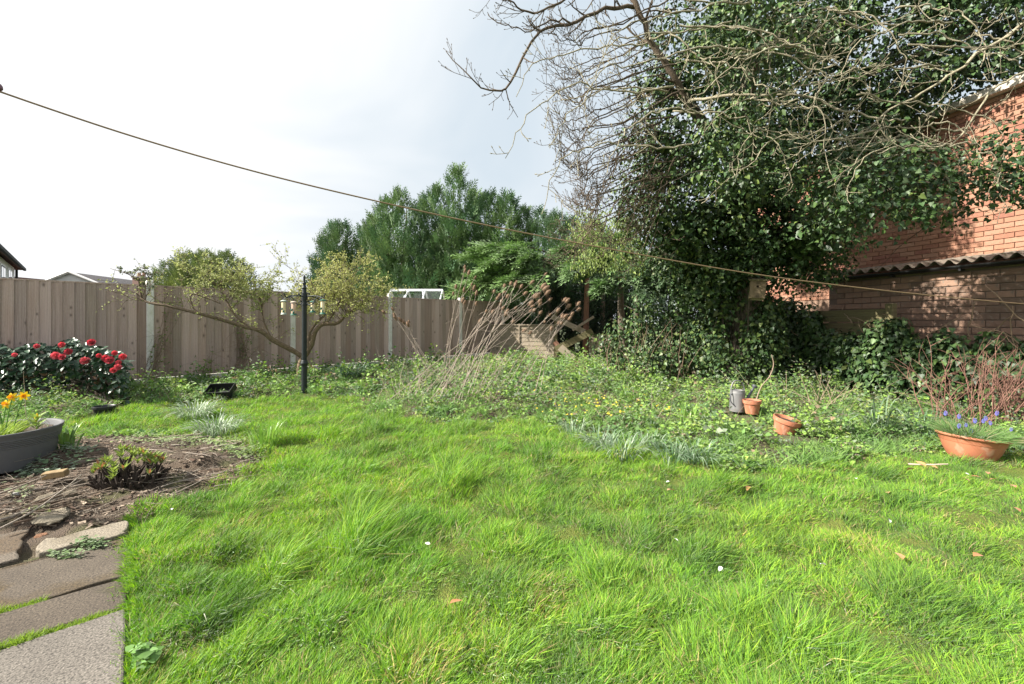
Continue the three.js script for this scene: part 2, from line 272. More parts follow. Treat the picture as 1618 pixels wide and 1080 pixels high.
{
  const r = grassRand, G = [[0.178, 0.40, 0.008], [0.21, 0.435, 0.009], [0.13, 0.325, 0.010], [0.265, 0.455, 0.015], [0.085, 0.225, 0.012]], D = [[0.42, 0.36, 0.14], [0.36, 0.34, 0.10]];
  // drifts of longer grass that has been laid over by the wind
  const rank = (x, d) => clamp(0.42 + 0.62 * fbm(x * 1.15 + 3, d * 1.5, 3) + 0.35 * n2(x * 3.4, d * 3.9), 0, 1);
  // tussocks: jittered centres, each with its own height, lean and tone
  const CELL = 0.27, hash = (i, j, k) => { const v = Math.sin(i * 127.1 + j * 311.7 + k * 74.7) * 43758.5453; return v - Math.floor(v); };
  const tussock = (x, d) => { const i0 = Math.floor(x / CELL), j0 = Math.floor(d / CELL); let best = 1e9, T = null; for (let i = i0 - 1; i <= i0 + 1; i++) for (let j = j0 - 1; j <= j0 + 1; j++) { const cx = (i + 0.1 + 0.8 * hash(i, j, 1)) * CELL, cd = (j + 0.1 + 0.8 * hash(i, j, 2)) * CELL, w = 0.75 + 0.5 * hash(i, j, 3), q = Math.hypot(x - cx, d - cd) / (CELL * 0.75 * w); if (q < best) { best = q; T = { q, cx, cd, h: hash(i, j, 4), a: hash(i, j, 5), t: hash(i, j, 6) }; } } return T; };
  let made = 0;
  for (let n = 0; n < 46000; n++) {
    const d = 0.9 + 6.3 * Math.pow(r(), 1.35), x = (r() * 2 - 1) * (d * 1.19 + 0.25);
    const L = lawnIn(x, d); if (L < -0.05) continue;
    const [pu, pv] = pave(x, d); if (pu < -0.004 - 0.035 * Math.max(0, n2(pv * 5, 2)) && pv < 1.05) continue;
    const T = tussock(x, d), mown = smoothstep(x - d * 0.55, -0.1, 1.3);
    let k = rank(x, d) * smoothstep(L, -0.1, 0.25) * lerp(1, 0.66, mown); if (d > 4.3 && x < -2.4) k *= 0.75;
    const bare = n2(x * 1.3 + 40, d * 1.3) > 0.68 && d < 4.2; if (bare && r() < 0.3) continue;
    const dome = 1.25 - 0.92 * Math.min(1, T.q * T.q), h0 = (0.05 + 0.15 * k * k * (0.1 + 1.7 * T.h * T.h)) * dome;
    const out = Math.atan2(d - T.cd, x - T.cx), la0 = 0.45 + 1.1 * n2(x * 0.55 + 8, d * 0.55) + (T.a - 0.5) * 1.6, warm = clamp(0.56 + 0.7 * fbm(x * 0.9 + 30, d * 0.9, 3) + (T.t - 0.5) * 0.55, 0, 1), wide = 1 + 0.16 * Math.max(0, d - 2);
    const blades = Math.round(14.5 / Math.sqrt(wide)), dryness = bare ? 0.3 : k < 0.3 ? 0.15 : 0.05;
    for (let q = 0; q < blades; q++) {
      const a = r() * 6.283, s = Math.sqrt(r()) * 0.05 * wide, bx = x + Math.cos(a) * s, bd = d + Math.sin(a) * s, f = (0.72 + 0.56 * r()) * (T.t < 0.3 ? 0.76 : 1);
      const lean = (0.1 + 0.5 * k) * (0.2 + 1.0 * r()), rad = 0.5 * Math.min(1, T.q) * r(), ja = la0 + (r() - 0.5) * 2.6, sa = r() * 6.283, dryB = r() < dryness, c = dryB ? D[Math.floor(r() * 2)] : G[Math.floor(r() * 5)];
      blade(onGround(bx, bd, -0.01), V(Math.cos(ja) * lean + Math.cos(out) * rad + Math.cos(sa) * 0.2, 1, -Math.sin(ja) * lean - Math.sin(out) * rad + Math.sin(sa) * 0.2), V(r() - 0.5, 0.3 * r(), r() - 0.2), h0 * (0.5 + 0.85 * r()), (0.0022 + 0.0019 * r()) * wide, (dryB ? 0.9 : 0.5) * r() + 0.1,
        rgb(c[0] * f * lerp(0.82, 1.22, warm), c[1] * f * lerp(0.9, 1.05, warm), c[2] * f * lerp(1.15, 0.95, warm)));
      made++;
    }
  }
  // longer grass flopping over the edge of the path
  for (let n = 0; n < 1500; n++) { const v = -1.3 + 2.4 * r(), u = 0.005 + 0.05 * r(), [x, d] = unpave(u, v); if (d < 0.8 || n2(v * 4, 8) < -0.35) continue; for (let q = 0; q < 5; q++) { const f = 0.7 + 0.6 * r(), c = G[Math.floor(r() * 5)]; blade(onGround(x + 0.02 * (r() - 0.5), d + 0.02 * (r() - 0.5), -0.01), V(-PU[0] * 0.6 * r() + 0.5 * (r() - 0.5), 1, PU[1] * 0.6 * r() + 0.5 * (r() - 0.5)), rdir(r), 0.03 + 0.035 * r(), 0.0042, 0.7 * r(), rgb(c[0] * f * 1.1, c[1] * f, c[2] * f)); } }
  // moss and grass in the joints of the paving
  for (let n = 0; n < 2600; n++) {
    const j = [-0.003, 0.295, 0.795, 0.295, -0.003][Math.floor(r() * 5)], u = -1.45 * r(), v = j + (r() - 0.5) * 0.035;
    if (n2(u * 2.6 + j * 30, 4) < -0.12 + (j > 0.7 ? 0.45 : 0)) continue;
    const h = 0.022 + 0.03 * r() * clamp(n2(u * 5, j * 9) + 0.4, 0, 1);
    for (let q = 0; q < 8; q++) { const [x, d] = unpave(u + (r() - 0.5) * 0.03, v + (r() - 0.5) * 0.02), f = 0.8 + 0.4 * r(); blade(P(x, 0.004, d), V((r() - 0.5) * 1.2, 1, (r() - 0.5) * 1.2), rdir(r), h * (0.6 + 0.8 * r()), 0.003, 0.4 * r(), rgb(0.22 * f, 0.34 * f, 0.02)); }
  }
  console.log('lawn blades', made);
}
const lawnMesh = () => { const m = mesh('lawn_grass', grass.geo(), bladeMat, null, 'stuff'); tag(m, 'long bright green lawn grass lying in windswept drifts', 'grass'); };

// ---------------------------------------------------------------- materials of built things
const woodPic = (seed, light, dark, warm) => picture(512, 1024, (u, v, x, y) => {
  let kx = u * 4, knot = 0;
  for (let k = 0; k < 11; k++) { const cx = ((k * 0.37 + seed * 0.13) % 1) * 4, cy = ((k * 0.613 + seed * 0.29) % 1), dx = kx - cx, dy = (v - cy) * 13, q = dx * dx * 26 + dy * dy * 9; knot = Math.max(knot, Math.exp(-q * (2.4 + (k % 4)))); kx += 0.10 * Math.exp(-q * 0.5) * Math.sign(dx); }
  const g = 0.5 + 0.28 * n2(kx * 7 + seed, v * 1.2) + 0.26 * n2(kx * 26, v * 2.5 + seed) + 0.2 * n2(x / 2.4, y / 40), w = clamp(0.5 + 0.7 * fbm(u * 3 + seed, v * 2.2, 3), 0, 1);
  return mix3(mix3(mix3(dark, light, clamp(g, 0, 1)), warm, w * 0.45), [0.035, 0.026, 0.02], knot * 0.7);
});
const woodBump = grey((u, v, x, y) => 0.5 + 0.3 * n2(x / 3, y / 60) + 0.2 * n2(x / 8, y / 90), 512);
const fenceWoods = [[1, [0.582, 0.453, 0.401], [0.281, 0.205, 0.176], [0.416, 0.286, 0.235]], [2, [0.530, 0.421, 0.377], [0.260, 0.191, 0.166], [0.364, 0.267, 0.225]], [3, [0.624, 0.487, 0.430], [0.312, 0.230, 0.191], [0.458, 0.306, 0.245]], [4, [0.478, 0.377, 0.328], [0.218, 0.162, 0.137], [0.343, 0.267, 0.196]], [5, [0.666, 0.526, 0.475], [0.395, 0.296, 0.259], [0.520, 0.363, 0.303]], [6, [0.416, 0.320, 0.274], [0.198, 0.142, 0.116], [0.354, 0.230, 0.166]]].map((a) => std({ map: woodPic(...a), bumpMap: woodBump, bumpScale: 0.003, roughness: 0.9 }));
const oldWood = std({ map: woodPic(5, [0.40, 0.34, 0.27], [0.20, 0.165, 0.125], [0.30, 0.24, 0.15]), bumpMap: woodBump, bumpScale: 0.005, roughness: 0.92 });
const mossWood = std({ map: woodPic(7, [0.18, 0.17, 0.075], [0.08, 0.07, 0.04], [0.15, 0.11, 0.06]), bumpMap: woodBump, bumpScale: 0.006, roughness: 0.95 });
const rustWood = std({ map: woodPic(9, [0.27, 0.135, 0.085], [0.12, 0.065, 0.045], [0.22, 0.12, 0.075]), bumpMap: woodBump, bumpScale: 0.006, roughness: 0.95 });
const grit = grey((u, v, x, y) => 0.5 + 0.3 * n2(x / 2.5, y / 2.5) + 0.22 * n2(x / 9, y / 9), 256); 
const concrete = std({ map: picture(256, 512, (u, v, x, y) => { const m = clamp(fbm(u * 2, v * 6, 4) * 1.6, -0.3, 1), s = n2(x / 2.6, y / 2.6); return mix3([0.74, 0.72, 0.68], [0.44, 0.43, 0.34], clamp(m * 0.6 + (s > 0.72 ? 0.5 : 0), 0, 1)).map((t) => t * (1 + 0.12 * s)); }), bumpMap: grit, bumpScale: 0.004, roughness: 0.93 });
const paint = (r, g, b, o) => std({ color: rgb(r, g, b), ...o });

// ---------------------------------------------------------------- closeboard fence, left to back
{
  const r = random(77), BAY = 2.54, TOP = 1.86;
  const fence = thing('closeboard_fence', 'weathered closeboard timber fence with pale concrete posts along the left side', 'fence', P(-6.73, 0, 8.12)); fence.rotation.y = Math.atan2(0.744, 0.667);
  const boards = []; for (let k = 0; k < 12; k++) { const b = new Build(), w = 0.15, h = 1.70; const uo = r() * 3, vo = r() * 3; // feather-edge: thick on one side
    const q = (x, y, z) => V(x, y, z), y0 = 0, y1 = h + 0.006 * r(), t0 = 0.016, t1 = 0.006;
    const F = (a, e, f, g2, uu, vv) => { const n = b.n; b.v(a, uo, vo); b.v(e, uo + uu, vo); b.v(f, uo + uu, vo + vv); b.v(g2, uo, vo + vv); b.i.push(n, n + 1, n + 2, n, n + 2, n + 3); };
    F(q(0, y0, t1), q(w, y0, t0), q(w, y1, t0), q(0, y1, t1), w * 1.7, h / 2); F(q(w, y0, 0), q(0, y0, 0), q(0, y1, 0), q(w, y1, 0), w * 1.7, h / 2);
    F(q(w, y0, t0), q(w, y0, 0), q(w, y1, 0), q(w, y1, t0), 0.02, h / 2); F(q(0, y0, 0), q(0, y0, t1), q(0, y1, t1), q(0, y1, 0), 0.02, h / 2);
    F(q(0, y1, t1), q(w, y1, t0), q(w, y1, 0), q(0, y1, 0), w, 0.02); F(q(0, y0, 0), q(w, y0, 0), q(w, y0, t0), q(0, y0, t1), w, 0.02);
    boards.push(b.geo()); }
  const postG = block(0.11, 2.1, 0.11, 0.012), capG = (l) => new Build().box(0, 0, 0, l, 0.022, 0.05, 0, 0.5).geo(), gravelG = (l) => new Build().box(0, 0, 0, l, 0.2, 0.04, 0, 1).geo(), railG = (l) => new Build().box(0, 0, 0, l, 0.07, 0.045, 0, 0.5).geo();
  { const p = postG.attributes.position, uv = postG.attributes.uv; for (let i = 0; i < p.count; i++) uv.setXY(i, p.getX(i) * 1.6 + p.getZ(i) * 1.6, p.getY(i) * 0.5); }
  const ends = [-BAY, 0, BAY, BAY * 2, BAY * 3, BAY * 3 + 1.95];
  for (let k = 0; k < ends.length; k++) { const p = mesh('post', postG, concrete, fence); p.position.set(ends[k], 1.95 - 1.05 + (k % 2) * 0.015, 0.005); p.rotation.y = (r() - 0.5) * 0.05; }
  for (let k = 0; k < ends.length - 1; k++) {
    const a = ends[k] + 0.055, b = ends[k + 1] - 0.055, L = b - a, panel = new THREE.Group(); panel.name = 'panel'; panel.position.set(a, 0, 0); fence.add(panel);
    const n = Math.round(L / 0.137), pitch = (L - 0.013) / n, top = TOP + 0.012 * (r() - 0.5);
    for (let i = 0; i < n; i++) { const o = mesh('board', boards[Math.floor(r() * 12)], fenceWoods[Math.floor(r() * 6)], panel); o.position.set(i * pitch - 0.001, top - 1.70 - 0.004 * r(), 0.012 + 0.003 * r()); o.rotation.y = -0.055 + (r() - 0.5) * 0.02; o.rotation.z = (r() - 0.5) * 0.004; o.scale.x = (pitch + 0.012) / 0.15; }
    const c = mesh('capping', capG(L - 0.004), fenceWoods[2], panel); c.position.set(L / 2, top + 0.012, 0.012);
    for (const y of [0.45, 1.05, 1.6]) { const q = mesh('rail', railG(L - 0.004), fenceWoods[1], panel); q.position.set(L / 2, y, -0.03); }
    const gb = mesh('gravel_board', gravelG(L - 0.002), concrete, panel); gb.position.set(L / 2, top - 1.71 - 0.1, 0.0);
  }
}

// ---------------------------------------------------------------- low lap panel and broken timbers at the back
{
  const r = random(78), A = [-0.72, 14.6], B = [1.34, 13.9], L = Math.hypot(B[0] - A[0], B[1] - A[1]), y0 = 0.02;
  const f = thing('lap_fence_panel', 'low bleached lap panel with wavy edges and a post, behind the dead stems', 'fence', P(A[0], 0, A[1])); f.rotation.y = Math.atan2(B[1] - A[1], B[0] - A[0]);
  for (let k = 0; k < 8; k++) {
    const b = new Build(), N = 22, y = y0 + k * 0.135, h = 0.155, lean = 0.014, uo = r() * 3, vo = r() * 3;
    for (let i = 0; i <= N; i++) { const x = i / N * L, lo = y + 0.014 * n2(x * 2.2 + k * 9, 3) + 0.006 * n2(x * 9, k); for (const [yy, z] of [[lo, 0.02], [y + h, 0.02 - lean], [y + h, 0.009 - lean], [lo, 0.009]]) b.v(V(x, yy, z), uo + (yy - y) * 1.7, vo + x * 0.5); }
    for (let i = 0; i < N; i++) for (let s = 0; s < 4; s++) { const a = i * 4 + s, c = i * 4 + (s + 1) % 4; b.i.push(a, a + 4, c, c, a + 4, c + 4); }
    const g = b.geo().toNonIndexed(); g.computeVertexNormals(); mesh('lap_board', g, oldWood, f);
  }
  const bat = new Build().box(0, 0, 0, 0.035, 1.14, 0.03, 0, 0.6).geo(), post = block(0.1, 1.62, 0.1, 0.01);
  mesh('batten', bat, oldWood, f).position.set(1.02, 0.57, 0.038); mesh('batten', bat, oldWood, f).position.set(0.03, 0.57, 0.038);
  mesh('rail', new Build().box(0, 0, 0, L, 0.035, 0.035, 0, 0.6).geo(), oldWood, f).position.set(L / 2, 1.1, 0.04);
  mesh('post', post, mossWood, f).position.set(L + 0.06, 0.78, 0);
  // what is left of the next panel
  const w = thing('broken_fence_panel', 'collapsed mossy rails and splintered boards right of the low lap panel', 'fence', at(905, 568, 13.6).setY(0));
  const bar = (a, b, t, h, m, name) => { const g = new Build().box(0, 0, 0, a.distanceTo(b), h, t, 0, 0.7, null, r() * 3, r() * 3, true).geo(), o = mesh(name, g, m, w), d = V().subVectors(b, a); o.position.copy(a).add(b).multiplyScalar(0.5).sub(w.position); o.quaternion.setFromUnitVectors(V(1, 0, 0), d.normalize()); return o; };
  bar(at(878, 552, 13.55), at(936, 523, 13.2), 0.06, 0.2, mossWood, 'fallen_rail'); bar(at(872, 500, 13.7), at(924, 524, 13.4), 0.05, 0.16, oldWood, 'fallen_rail'); bar(at(876, 540, 13.75), at(898, 565, 13.5), 0.04, 0.16, rustWood, 'splintered_board'); bar(at(885, 548, 13.3), at(906, 567, 13.2), 0.03, 0.22, oldWood, 'splintered_board'); bar(at(905, 521, 13.3), at(938, 500, 13.5), 0.04, 0.07, oldWood, 'splintered_board');
  bar(at(924, 566, 13.5), at(924, 515, 13.5), 0.1, 0.1, rustWood, 'post');
  for (let k = 0; k < 5; k++) bar(at(931, 562 - k * 7.4, 13.45), at(968, 561 - k * 7.4, 13.1), 0.012, 0.13, oldWood, 'lap_board');
}

// ---------------------------------------------------------------- brick house and outbuilding on the right
const WALLTURN = Math.atan2(-0.966, 0.26);
{
  const r = random(90);
  const brickPic = (a, b, c) => { const s = r() * 50; return picture(256, 128, (u, v, x, y) => { const k = 0.5 + 0.5 * fbm(u * 4 + s, v * 3, 4), f = n2(x / 2.2 + s, y / 2.2); return mix3(mix3(a, b, k), c, clamp(fbm(u * 3 + s, v * 2 + 9, 3) * 2.4 - 0.5, 0, 0.8)).map((t) => t * (1 + 0.13 * f)); }); };
  const tones = [[[0.30, 0.145, 0.09], [0.35, 0.18, 0.12], [0.37, 0.22, 0.15]], [[0.33, 0.17, 0.11], [0.37, 0.205, 0.14], [0.29, 0.13, 0.08]], [[0.27, 0.12, 0.077], [0.32, 0.155, 0.10], [0.23, 0.095, 0.065]], [[0.34, 0.185, 0.12], [0.39, 0.22, 0.15], [0.32, 0.16, 0.10]], [[0.24, 0.10, 0.07], [0.29, 0.13, 0.09], [0.33, 0.17, 0.11]], [[0.31, 0.15, 0.092], [0.36, 0.185, 0.12], [0.27, 0.12, 0.078]]];
  const brickMats = tones.map((t) => std({ map: brickPic(...t), bumpMap: grit, bumpScale: 0.003, roughness: 0.9 }));
  const mortar = std({ map: picture(256, 256, (u, v, x, y) => { const f = n2(x / 2, y / 2); return mix3([0.30, 0.20, 0.145], [0.24, 0.155, 0.11], 0.5 + 0.4 * f); }), roughness: 1 });
  const house = thing('brick_house', 'sunlit orange-red brick house wall rising behind the ivy-clad tree', 'house', P(7.25, 0, 5.85)); house.rotation.y = WALLTURN;
  const X0 = -5.1, X1 = 2.0, H = 4.5;
  mesh('wall', new Build().box((X0 + X1) / 2, H / 2, -0.13, X1 - X0, H, 0.24, 0, 2).geo(), mortar, house);
  mesh('side_wall', new Build().box(X0 - 0.001 + 0.12, H / 2, -2.3, 0.24, H, 4.08, 0, 2).geo(), brickMats[0], house);
  mesh('flat_roof', new Build().box((X0 + X1) / 2, H - 0.1, -2.4, X1 - X0 - 0.5, 0.2, 4.2).geo(), paint(0.2, 0.2, 0.2), house);
  const brick = block(0.217, 0.067, 0.016, 0.003), half = block(0.1, 0.065, 0.022, 0.0035);
  { for (const g of [brick, half]) { const p = g.attributes.position, uv = g.attributes.uv; for (let i = 0; i < p.count; i++) uv.setXY(i, p.getX(i) * 3 + 0.5, p.getY(i) * 6 + 0.5 + p.getZ(i)); } }
  const spots = [];
  for (let c = 22; c * 0.075 < H - 0.02; c++) for (let i = 0; i < 34; i++) {
    const x = X0 + 0.11 + i * 0.225 + (c % 2) * 0.1125, y = c * 0.075 + 0.04; if (x > X1 - 0.11) continue;
    const A = x > -2.9 && x < 0.5 && y > 2.0 && y < 3.15, Bz = x > -0.75 && x < 0.5 && y > 3.5; spots.push({ x, y, s: (A ? 2 : 0) + (Bz ? 1.5 : 0) - Math.abs(y - 2.5) * 0.2 + x * 0.1 });
  }
  spots.sort((a, b) => b.s - a.s);
  const rest = brickMats.map(() => []);
  spots.forEach((q, k) => {
    const m = Math.floor(Math.pow(r(), 1.1) * 6), z = 0.0 + 0.003 * (r() - 0.5), tilt = (r() - 0.5) * 0.012;
    if (k < 300) { const o = mesh('brick', brick, brickMats[m], house); o.position.set(q.x, q.y, z); o.rotation.z = tilt; } else { const g = brick.clone(); g.rotateZ(tilt); g.translate(q.x, q.y, z); rest[m].push(g); }
  });
  rest.forEach((l, m) => l.length && mesh('brickwork', mergeGeometries(l), brickMats[m], house, 'stuff'));
  mesh('coping', new Build().box((X0 + X1) / 2, H + 0.06, -0.06, X1 - X0 + 0.1, 0.11, 0.42).geo(), std({ color: rgb(0.46, 0.42, 0.36), bumpMap: grit, bumpScale: 0.004 }), house);

  // outbuilding with a corrugated roof leaning against it
  const shed = thing('brick_outbuilding', 'shaded brown brick outbuilding with corrugated roof and black gutter', 'outbuilding', P(6.67, 0, 5.69)); shed.rotation.y = WALLTURN;
  const a0 = -2.66, a1 = 1.6, E = 1.94;
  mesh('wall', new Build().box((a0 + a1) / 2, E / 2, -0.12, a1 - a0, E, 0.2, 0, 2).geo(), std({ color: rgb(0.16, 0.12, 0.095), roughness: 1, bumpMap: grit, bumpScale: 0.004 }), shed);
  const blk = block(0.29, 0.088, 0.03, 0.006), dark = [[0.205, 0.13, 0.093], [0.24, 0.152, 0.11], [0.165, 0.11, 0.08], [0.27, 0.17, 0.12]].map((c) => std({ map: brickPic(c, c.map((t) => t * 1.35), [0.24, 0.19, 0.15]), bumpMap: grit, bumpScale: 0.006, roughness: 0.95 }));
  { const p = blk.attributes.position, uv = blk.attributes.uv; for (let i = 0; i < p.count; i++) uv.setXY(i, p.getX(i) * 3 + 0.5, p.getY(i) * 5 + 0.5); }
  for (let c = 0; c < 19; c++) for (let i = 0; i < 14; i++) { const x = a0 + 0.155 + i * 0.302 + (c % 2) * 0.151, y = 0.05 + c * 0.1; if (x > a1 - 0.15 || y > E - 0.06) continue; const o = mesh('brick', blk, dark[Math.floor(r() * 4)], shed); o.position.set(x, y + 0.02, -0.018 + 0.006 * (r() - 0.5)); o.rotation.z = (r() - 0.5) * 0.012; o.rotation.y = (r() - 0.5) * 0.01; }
  mesh('fascia', new Build().box((a0 + a1) / 2, E + 0.035, 0.012, a1 - a0 + 0.06, 0.085, 0.03, 0, 1).geo(), mossWood, shed);
  { // corrugated sheet
    const b = new Build(), N = 360, w0 = a0 - 0.1, w1 = a1 + 0.1, pitch = 0.178;
    for (let j = 0; j < 2; j++) for (let k = 0; k < 4; k++) for (let i = 0; i <= N; i++) { const x = lerp(w0, w1, i / N), z = lerp(0.16, -0.55, k / 3), y = E + 0.125 + 0.034 * Math.cos(x / pitch * 6.2832) + (0.16 - z) * 0.16 - j * 0.008 + 0.004 * n2(x * 2, z); b.v(V(x, y, z), x, z); }
    for (let j = 0; j < 2; j++) for (let k = 0; k < 3; k++) for (let i = 0; i < N; i++) { const a = j * 4 * (N + 1) + k * (N + 1) + i, c = a + N + 1; if (j) b.i.push(a, c, a + 1, a + 1, c, c + 1); else b.i.push(a, a + 1, c, a + 1, c + 1, c); }
    for (let i = 0; i < N; i++) { const a = i, c = 4 * (N + 1) + i; b.i.push(a, c, a + 1, a + 1, c, c + 1); }
    const rs = std({ map: picture(512, 256, (u, v, x, y) => mix3(mix3([0.16, 0.13, 0.105], [0.27, 0.225, 0.18], 0.5 + 0.5 * fbm(u * 8, v * 5, 4)), [0.06, 0.07, 0.025], clamp(fbm(u * 14, v * 9 + 4, 3) * 2.6 - 0.4, 0, 0.9))), roughness: 0.95, bumpMap: grit, bumpScale: 0.004 });
    mesh('corrugated_roof', b.geo(), rs, shed);
    // half-round gutter
    const g = new Build(), M = 10; for (let i = 0; i <= 1; i++) for (let k = 0; k <= M; k++) for (const R of [0.052, 0.047]) { const t = Math.PI * k / M; g.v(V(i ? w1 : w0, E + 0.062 - Math.sin(t) * R, 0.092 + Math.cos(t) * R), 0, 0); }
    const s = (M + 1) * 2; for (let k = 0; k < M; k++) { const a = k * 2; g.i.push(a, a + s, a + 2, a + 2, a + s, a + s + 2, a + 1, a + 3, a + 1 + s, a + 3, a + 3 + s, a + 1 + s); } for (const e of [0, M * 2]) g.i.push(e, e + 1, e + s, e + 1, e + 1 + s, e + s);
    const gut = mesh('gutter', g.geo(), paint(0.012, 0.012, 0.013, { roughness: 0.45 }), shed);
    for (let x = w0 + 0.35; x < w1; x += 0.9) { mesh('bracket', new Build().box(x, E + 0.03, 0.06, 0.03, 0.085, 0.125).geo(), paint(0.012, 0.012, 0.013, { roughness: 0.5 }), gut); }
      }
}
{ // old timber retaining fence in front of it, mostly under ivy
  const r = random(93), f = thing('timber_board_fence', 'old mossy horizontal board fence with stubby green post, half hidden by ivy', 'fence', P(6.08, 0, 5.3)); f.rotation.y = Math.atan2(-0.972, 0.235);
  const plank = (x0, x1, y, h, m, z = 0) => { const o = mesh('plank', new Build().box(0, 0, 0, x1 - x0, h, 0.035, 0, 0.7, null, r() * 3, r() * 3, true).geo(), m, f); o.position.set((x0 + x1) / 2, y, z + 0.01 * r()); o.rotation.z = (r() - 0.5) * 0.012; };
  for (let k = 0; k < 6; k++) { plank(-3.5, -1.44, 0.22 + k * 0.215, 0.195, k > 2 ? mossWood : rustWood, -0.02); if (k < 4) plank(-1.3, 0.6, 0.16 + k * 0.2, 0.19, k % 3 === 1 ? oldWood : rustWood, -0.05); }
  for (const [x, h] of [[-1.37, 1.5], [-3.56, 1.42], [0.7, 1.0]]) mesh('post', block(0.115, h, 0.1, 0.012), mossWood, f).position.set(x, h / 2 - 0.02, 0.01);
}

// ---------------------------------------------------------------- beyond the fence
{
  const glass = new THREE.MeshPhysicalMaterial({ color: rgb(0.9, 0.95, 0.96), transmission: 1, thickness: 0, roughness: 0.04, side: THREE.DoubleSide }), alu = paint(0.8, 0.82, 0.84, { roughness: 0.4 });
  const D0 = 13.75, g = thing('greenhouse', 'aluminium greenhouse with its glass roof showing above the back fence', 'greenhouse', P(-4.02, 0, D0 + 0.75)), L = 1.72, RH = 2.25, EH = 1.74, W = 0.75;
  const beam = (a, b, t, name) => { const o = mesh(name, new Build().box(0, 0, 0, a.distanceTo(b), t, t * 0.8).geo(), alu, g), d = V().subVectors(b, a); o.position.copy(a).add(b).multiplyScalar(0.5); o.quaternion.setFromUnitVectors(V(1, 0, 0), d.normalize()); };
  beam(V(0, RH, 0), V(L, RH, 0), 0.075, 'ridge');
  for (const s of [1, -1]) { beam(V(0, EH, s * W), V(L, EH, s * W), 0.045, 'eaves_bar'); for (let k = 0; k <= 3; k++) { const x = k * L / 3; beam(V(x, RH, 0), V(x, EH, s * W), 0.045, 'glazing_bar'); beam(V(x, EH, s * W), V(x, 0, s * W), 0.03, 'upright'); if (k < 3) { const x1 = x + L / 3; mesh('pane', new Build().quad(V(x + 0.02, EH, s * W * 0.99), V(x1 - 0.02, EH, s * W * 0.99), V(x1 - 0.02, RH - 0.01, 0.01 * s), V(x + 0.02, RH - 0.01, 0.01 * s)).geo(), glass, g); mesh('pane', new Build().quad(V(x + 0.02, 0, s * W), V(x1 - 0.02, 0, s * W), V(x1 - 0.02, EH - 0.02, s * W), V(x + 0.02, EH - 0.02, s * W)).geo(), glass, g); } } }
  beam(V(L * 0.36, RH - 0.03, 0.05), V(L * 0.24, EH, W), 0.04, 'roof_brace'); beam(V(L * 0.62, RH - 0.03, 0.05), V(L * 0.74, EH, W), 0.026, 'roof_brace');

  // house at the far left edge: its long eaves run away from us
  const white = paint(0.70, 0.68, 0.66), tile = std({ color: rgb(0.17, 0.085, 0.07), bumpMap: grit, bumpScale: 0.02 }), gutter = paint(0.02, 0.02, 0.02), pane = new THREE.MeshPhysicalMaterial({ color: rgb(0.06, 0.08, 0.10), roughness: 0.08, clearcoat: 1 });
  const A = at(-34, 508, 18.5), B = at(23.5, 508, 28.6), len = Math.hypot(B.x - A.x, B.z - A.z), h = thing('white_house', 'pale rendered house with dark eaves at the far left edge', 'house', A.clone().setY(0)); h.rotation.y = Math.atan2(-(B.z - A.z), B.x - A.x);
  mesh('wall', new Build().box(len / 2, 2.35, -3, len, 4.7, 6).geo(), white, h); // the wall faces us on its local +z side
  { const b = new Build(), q = (x, y, z) => V(x, y, z); b.quad(q(-0.4, 4.62, 0.4), q(len + 0.3, 4.62, 0.4), q(len + 0.3, 6.6, -3), q(-0.4, 6.6, -3)); b.quad(q(len + 0.3, 4.62, -6.4), q(-0.4, 4.62, -6.4), q(-0.4, 6.6, -3), q(len + 0.3, 6.6, -3)); const n = b.n; b.v(q(len + 0.3, 4.62, 0.4)); b.v(q(len + 0.3, 4.62, -6.4)); b.v(q(len + 0.3, 6.6, -3)); b.tri(n, n + 1, n + 2); mesh('roof', b.geo(), tile, h); }
  mesh('gutter', new Build().box(len / 2 - 0.05, 4.66, 0.44, len + 0.7, 0.16, 0.12).geo(), gutter, h); mesh('downpipe', new Build().box(len - 0.15, 2.3, 0.1, 0.14, 4.6, 0.12).geo(), gutter, h);
  for (const x of [len - 3.4, len - 6.6, len - 9.6]) { const f = mesh('window', new Build().box(x, 3.6, 0.02, 1.7, 1.5, 0.1).geo(), paint(0.8, 0.8, 0.8), h); mesh('window_pane', new Build().box(x - 0.42, 3.6, 0.075, 0.66, 1.3, 0.02).geo(), pane, f); mesh('window_pane', new Build().box(x + 0.42, 3.6, 0.075, 0.66, 1.3, 0.02).geo(), pane, f); }
  const ex = thing('flat_roof_extension', 'small flat-roofed extension just right of the pale house', 'building', at(30, 508, 30).setY(0)); mesh('wall', new Build().box(0, 2, 0, 0.9, 4.0, 3).geo(), paint(0.45, 0.38, 0.34), ex); mesh('flat_roof', new Build().box(0, 4.1, 0, 1.2, 0.22, 3.3).geo(), paint(0.16, 0.09, 0.08), ex);
  // bungalow roof
  const bg = thing('bungalow', 'dark low-pitched bungalow roof with a white gable above the left fence', 'house', at(160, 508, 31).setY(0)), slate = std({ color: rgb(0.075, 0.068, 0.072), bumpMap: grit, bumpScale: 0.02 });
  const g0 = at(110, 508, 30).setY(0).sub(bg.position), g1 = at(224, 508, 37).setY(0).sub(bg.position), dir = V().subVectors(g1, g0).normalize(), across = V(dir.z, 0, -dir.x).multiplyScalar(-2.4); if (across.z < 0) across.negate();
  const RT = 4.62, EV = 3.5, pt = (a, s, y) => V().copy(a).addScaledVector(across, s).setY(y);
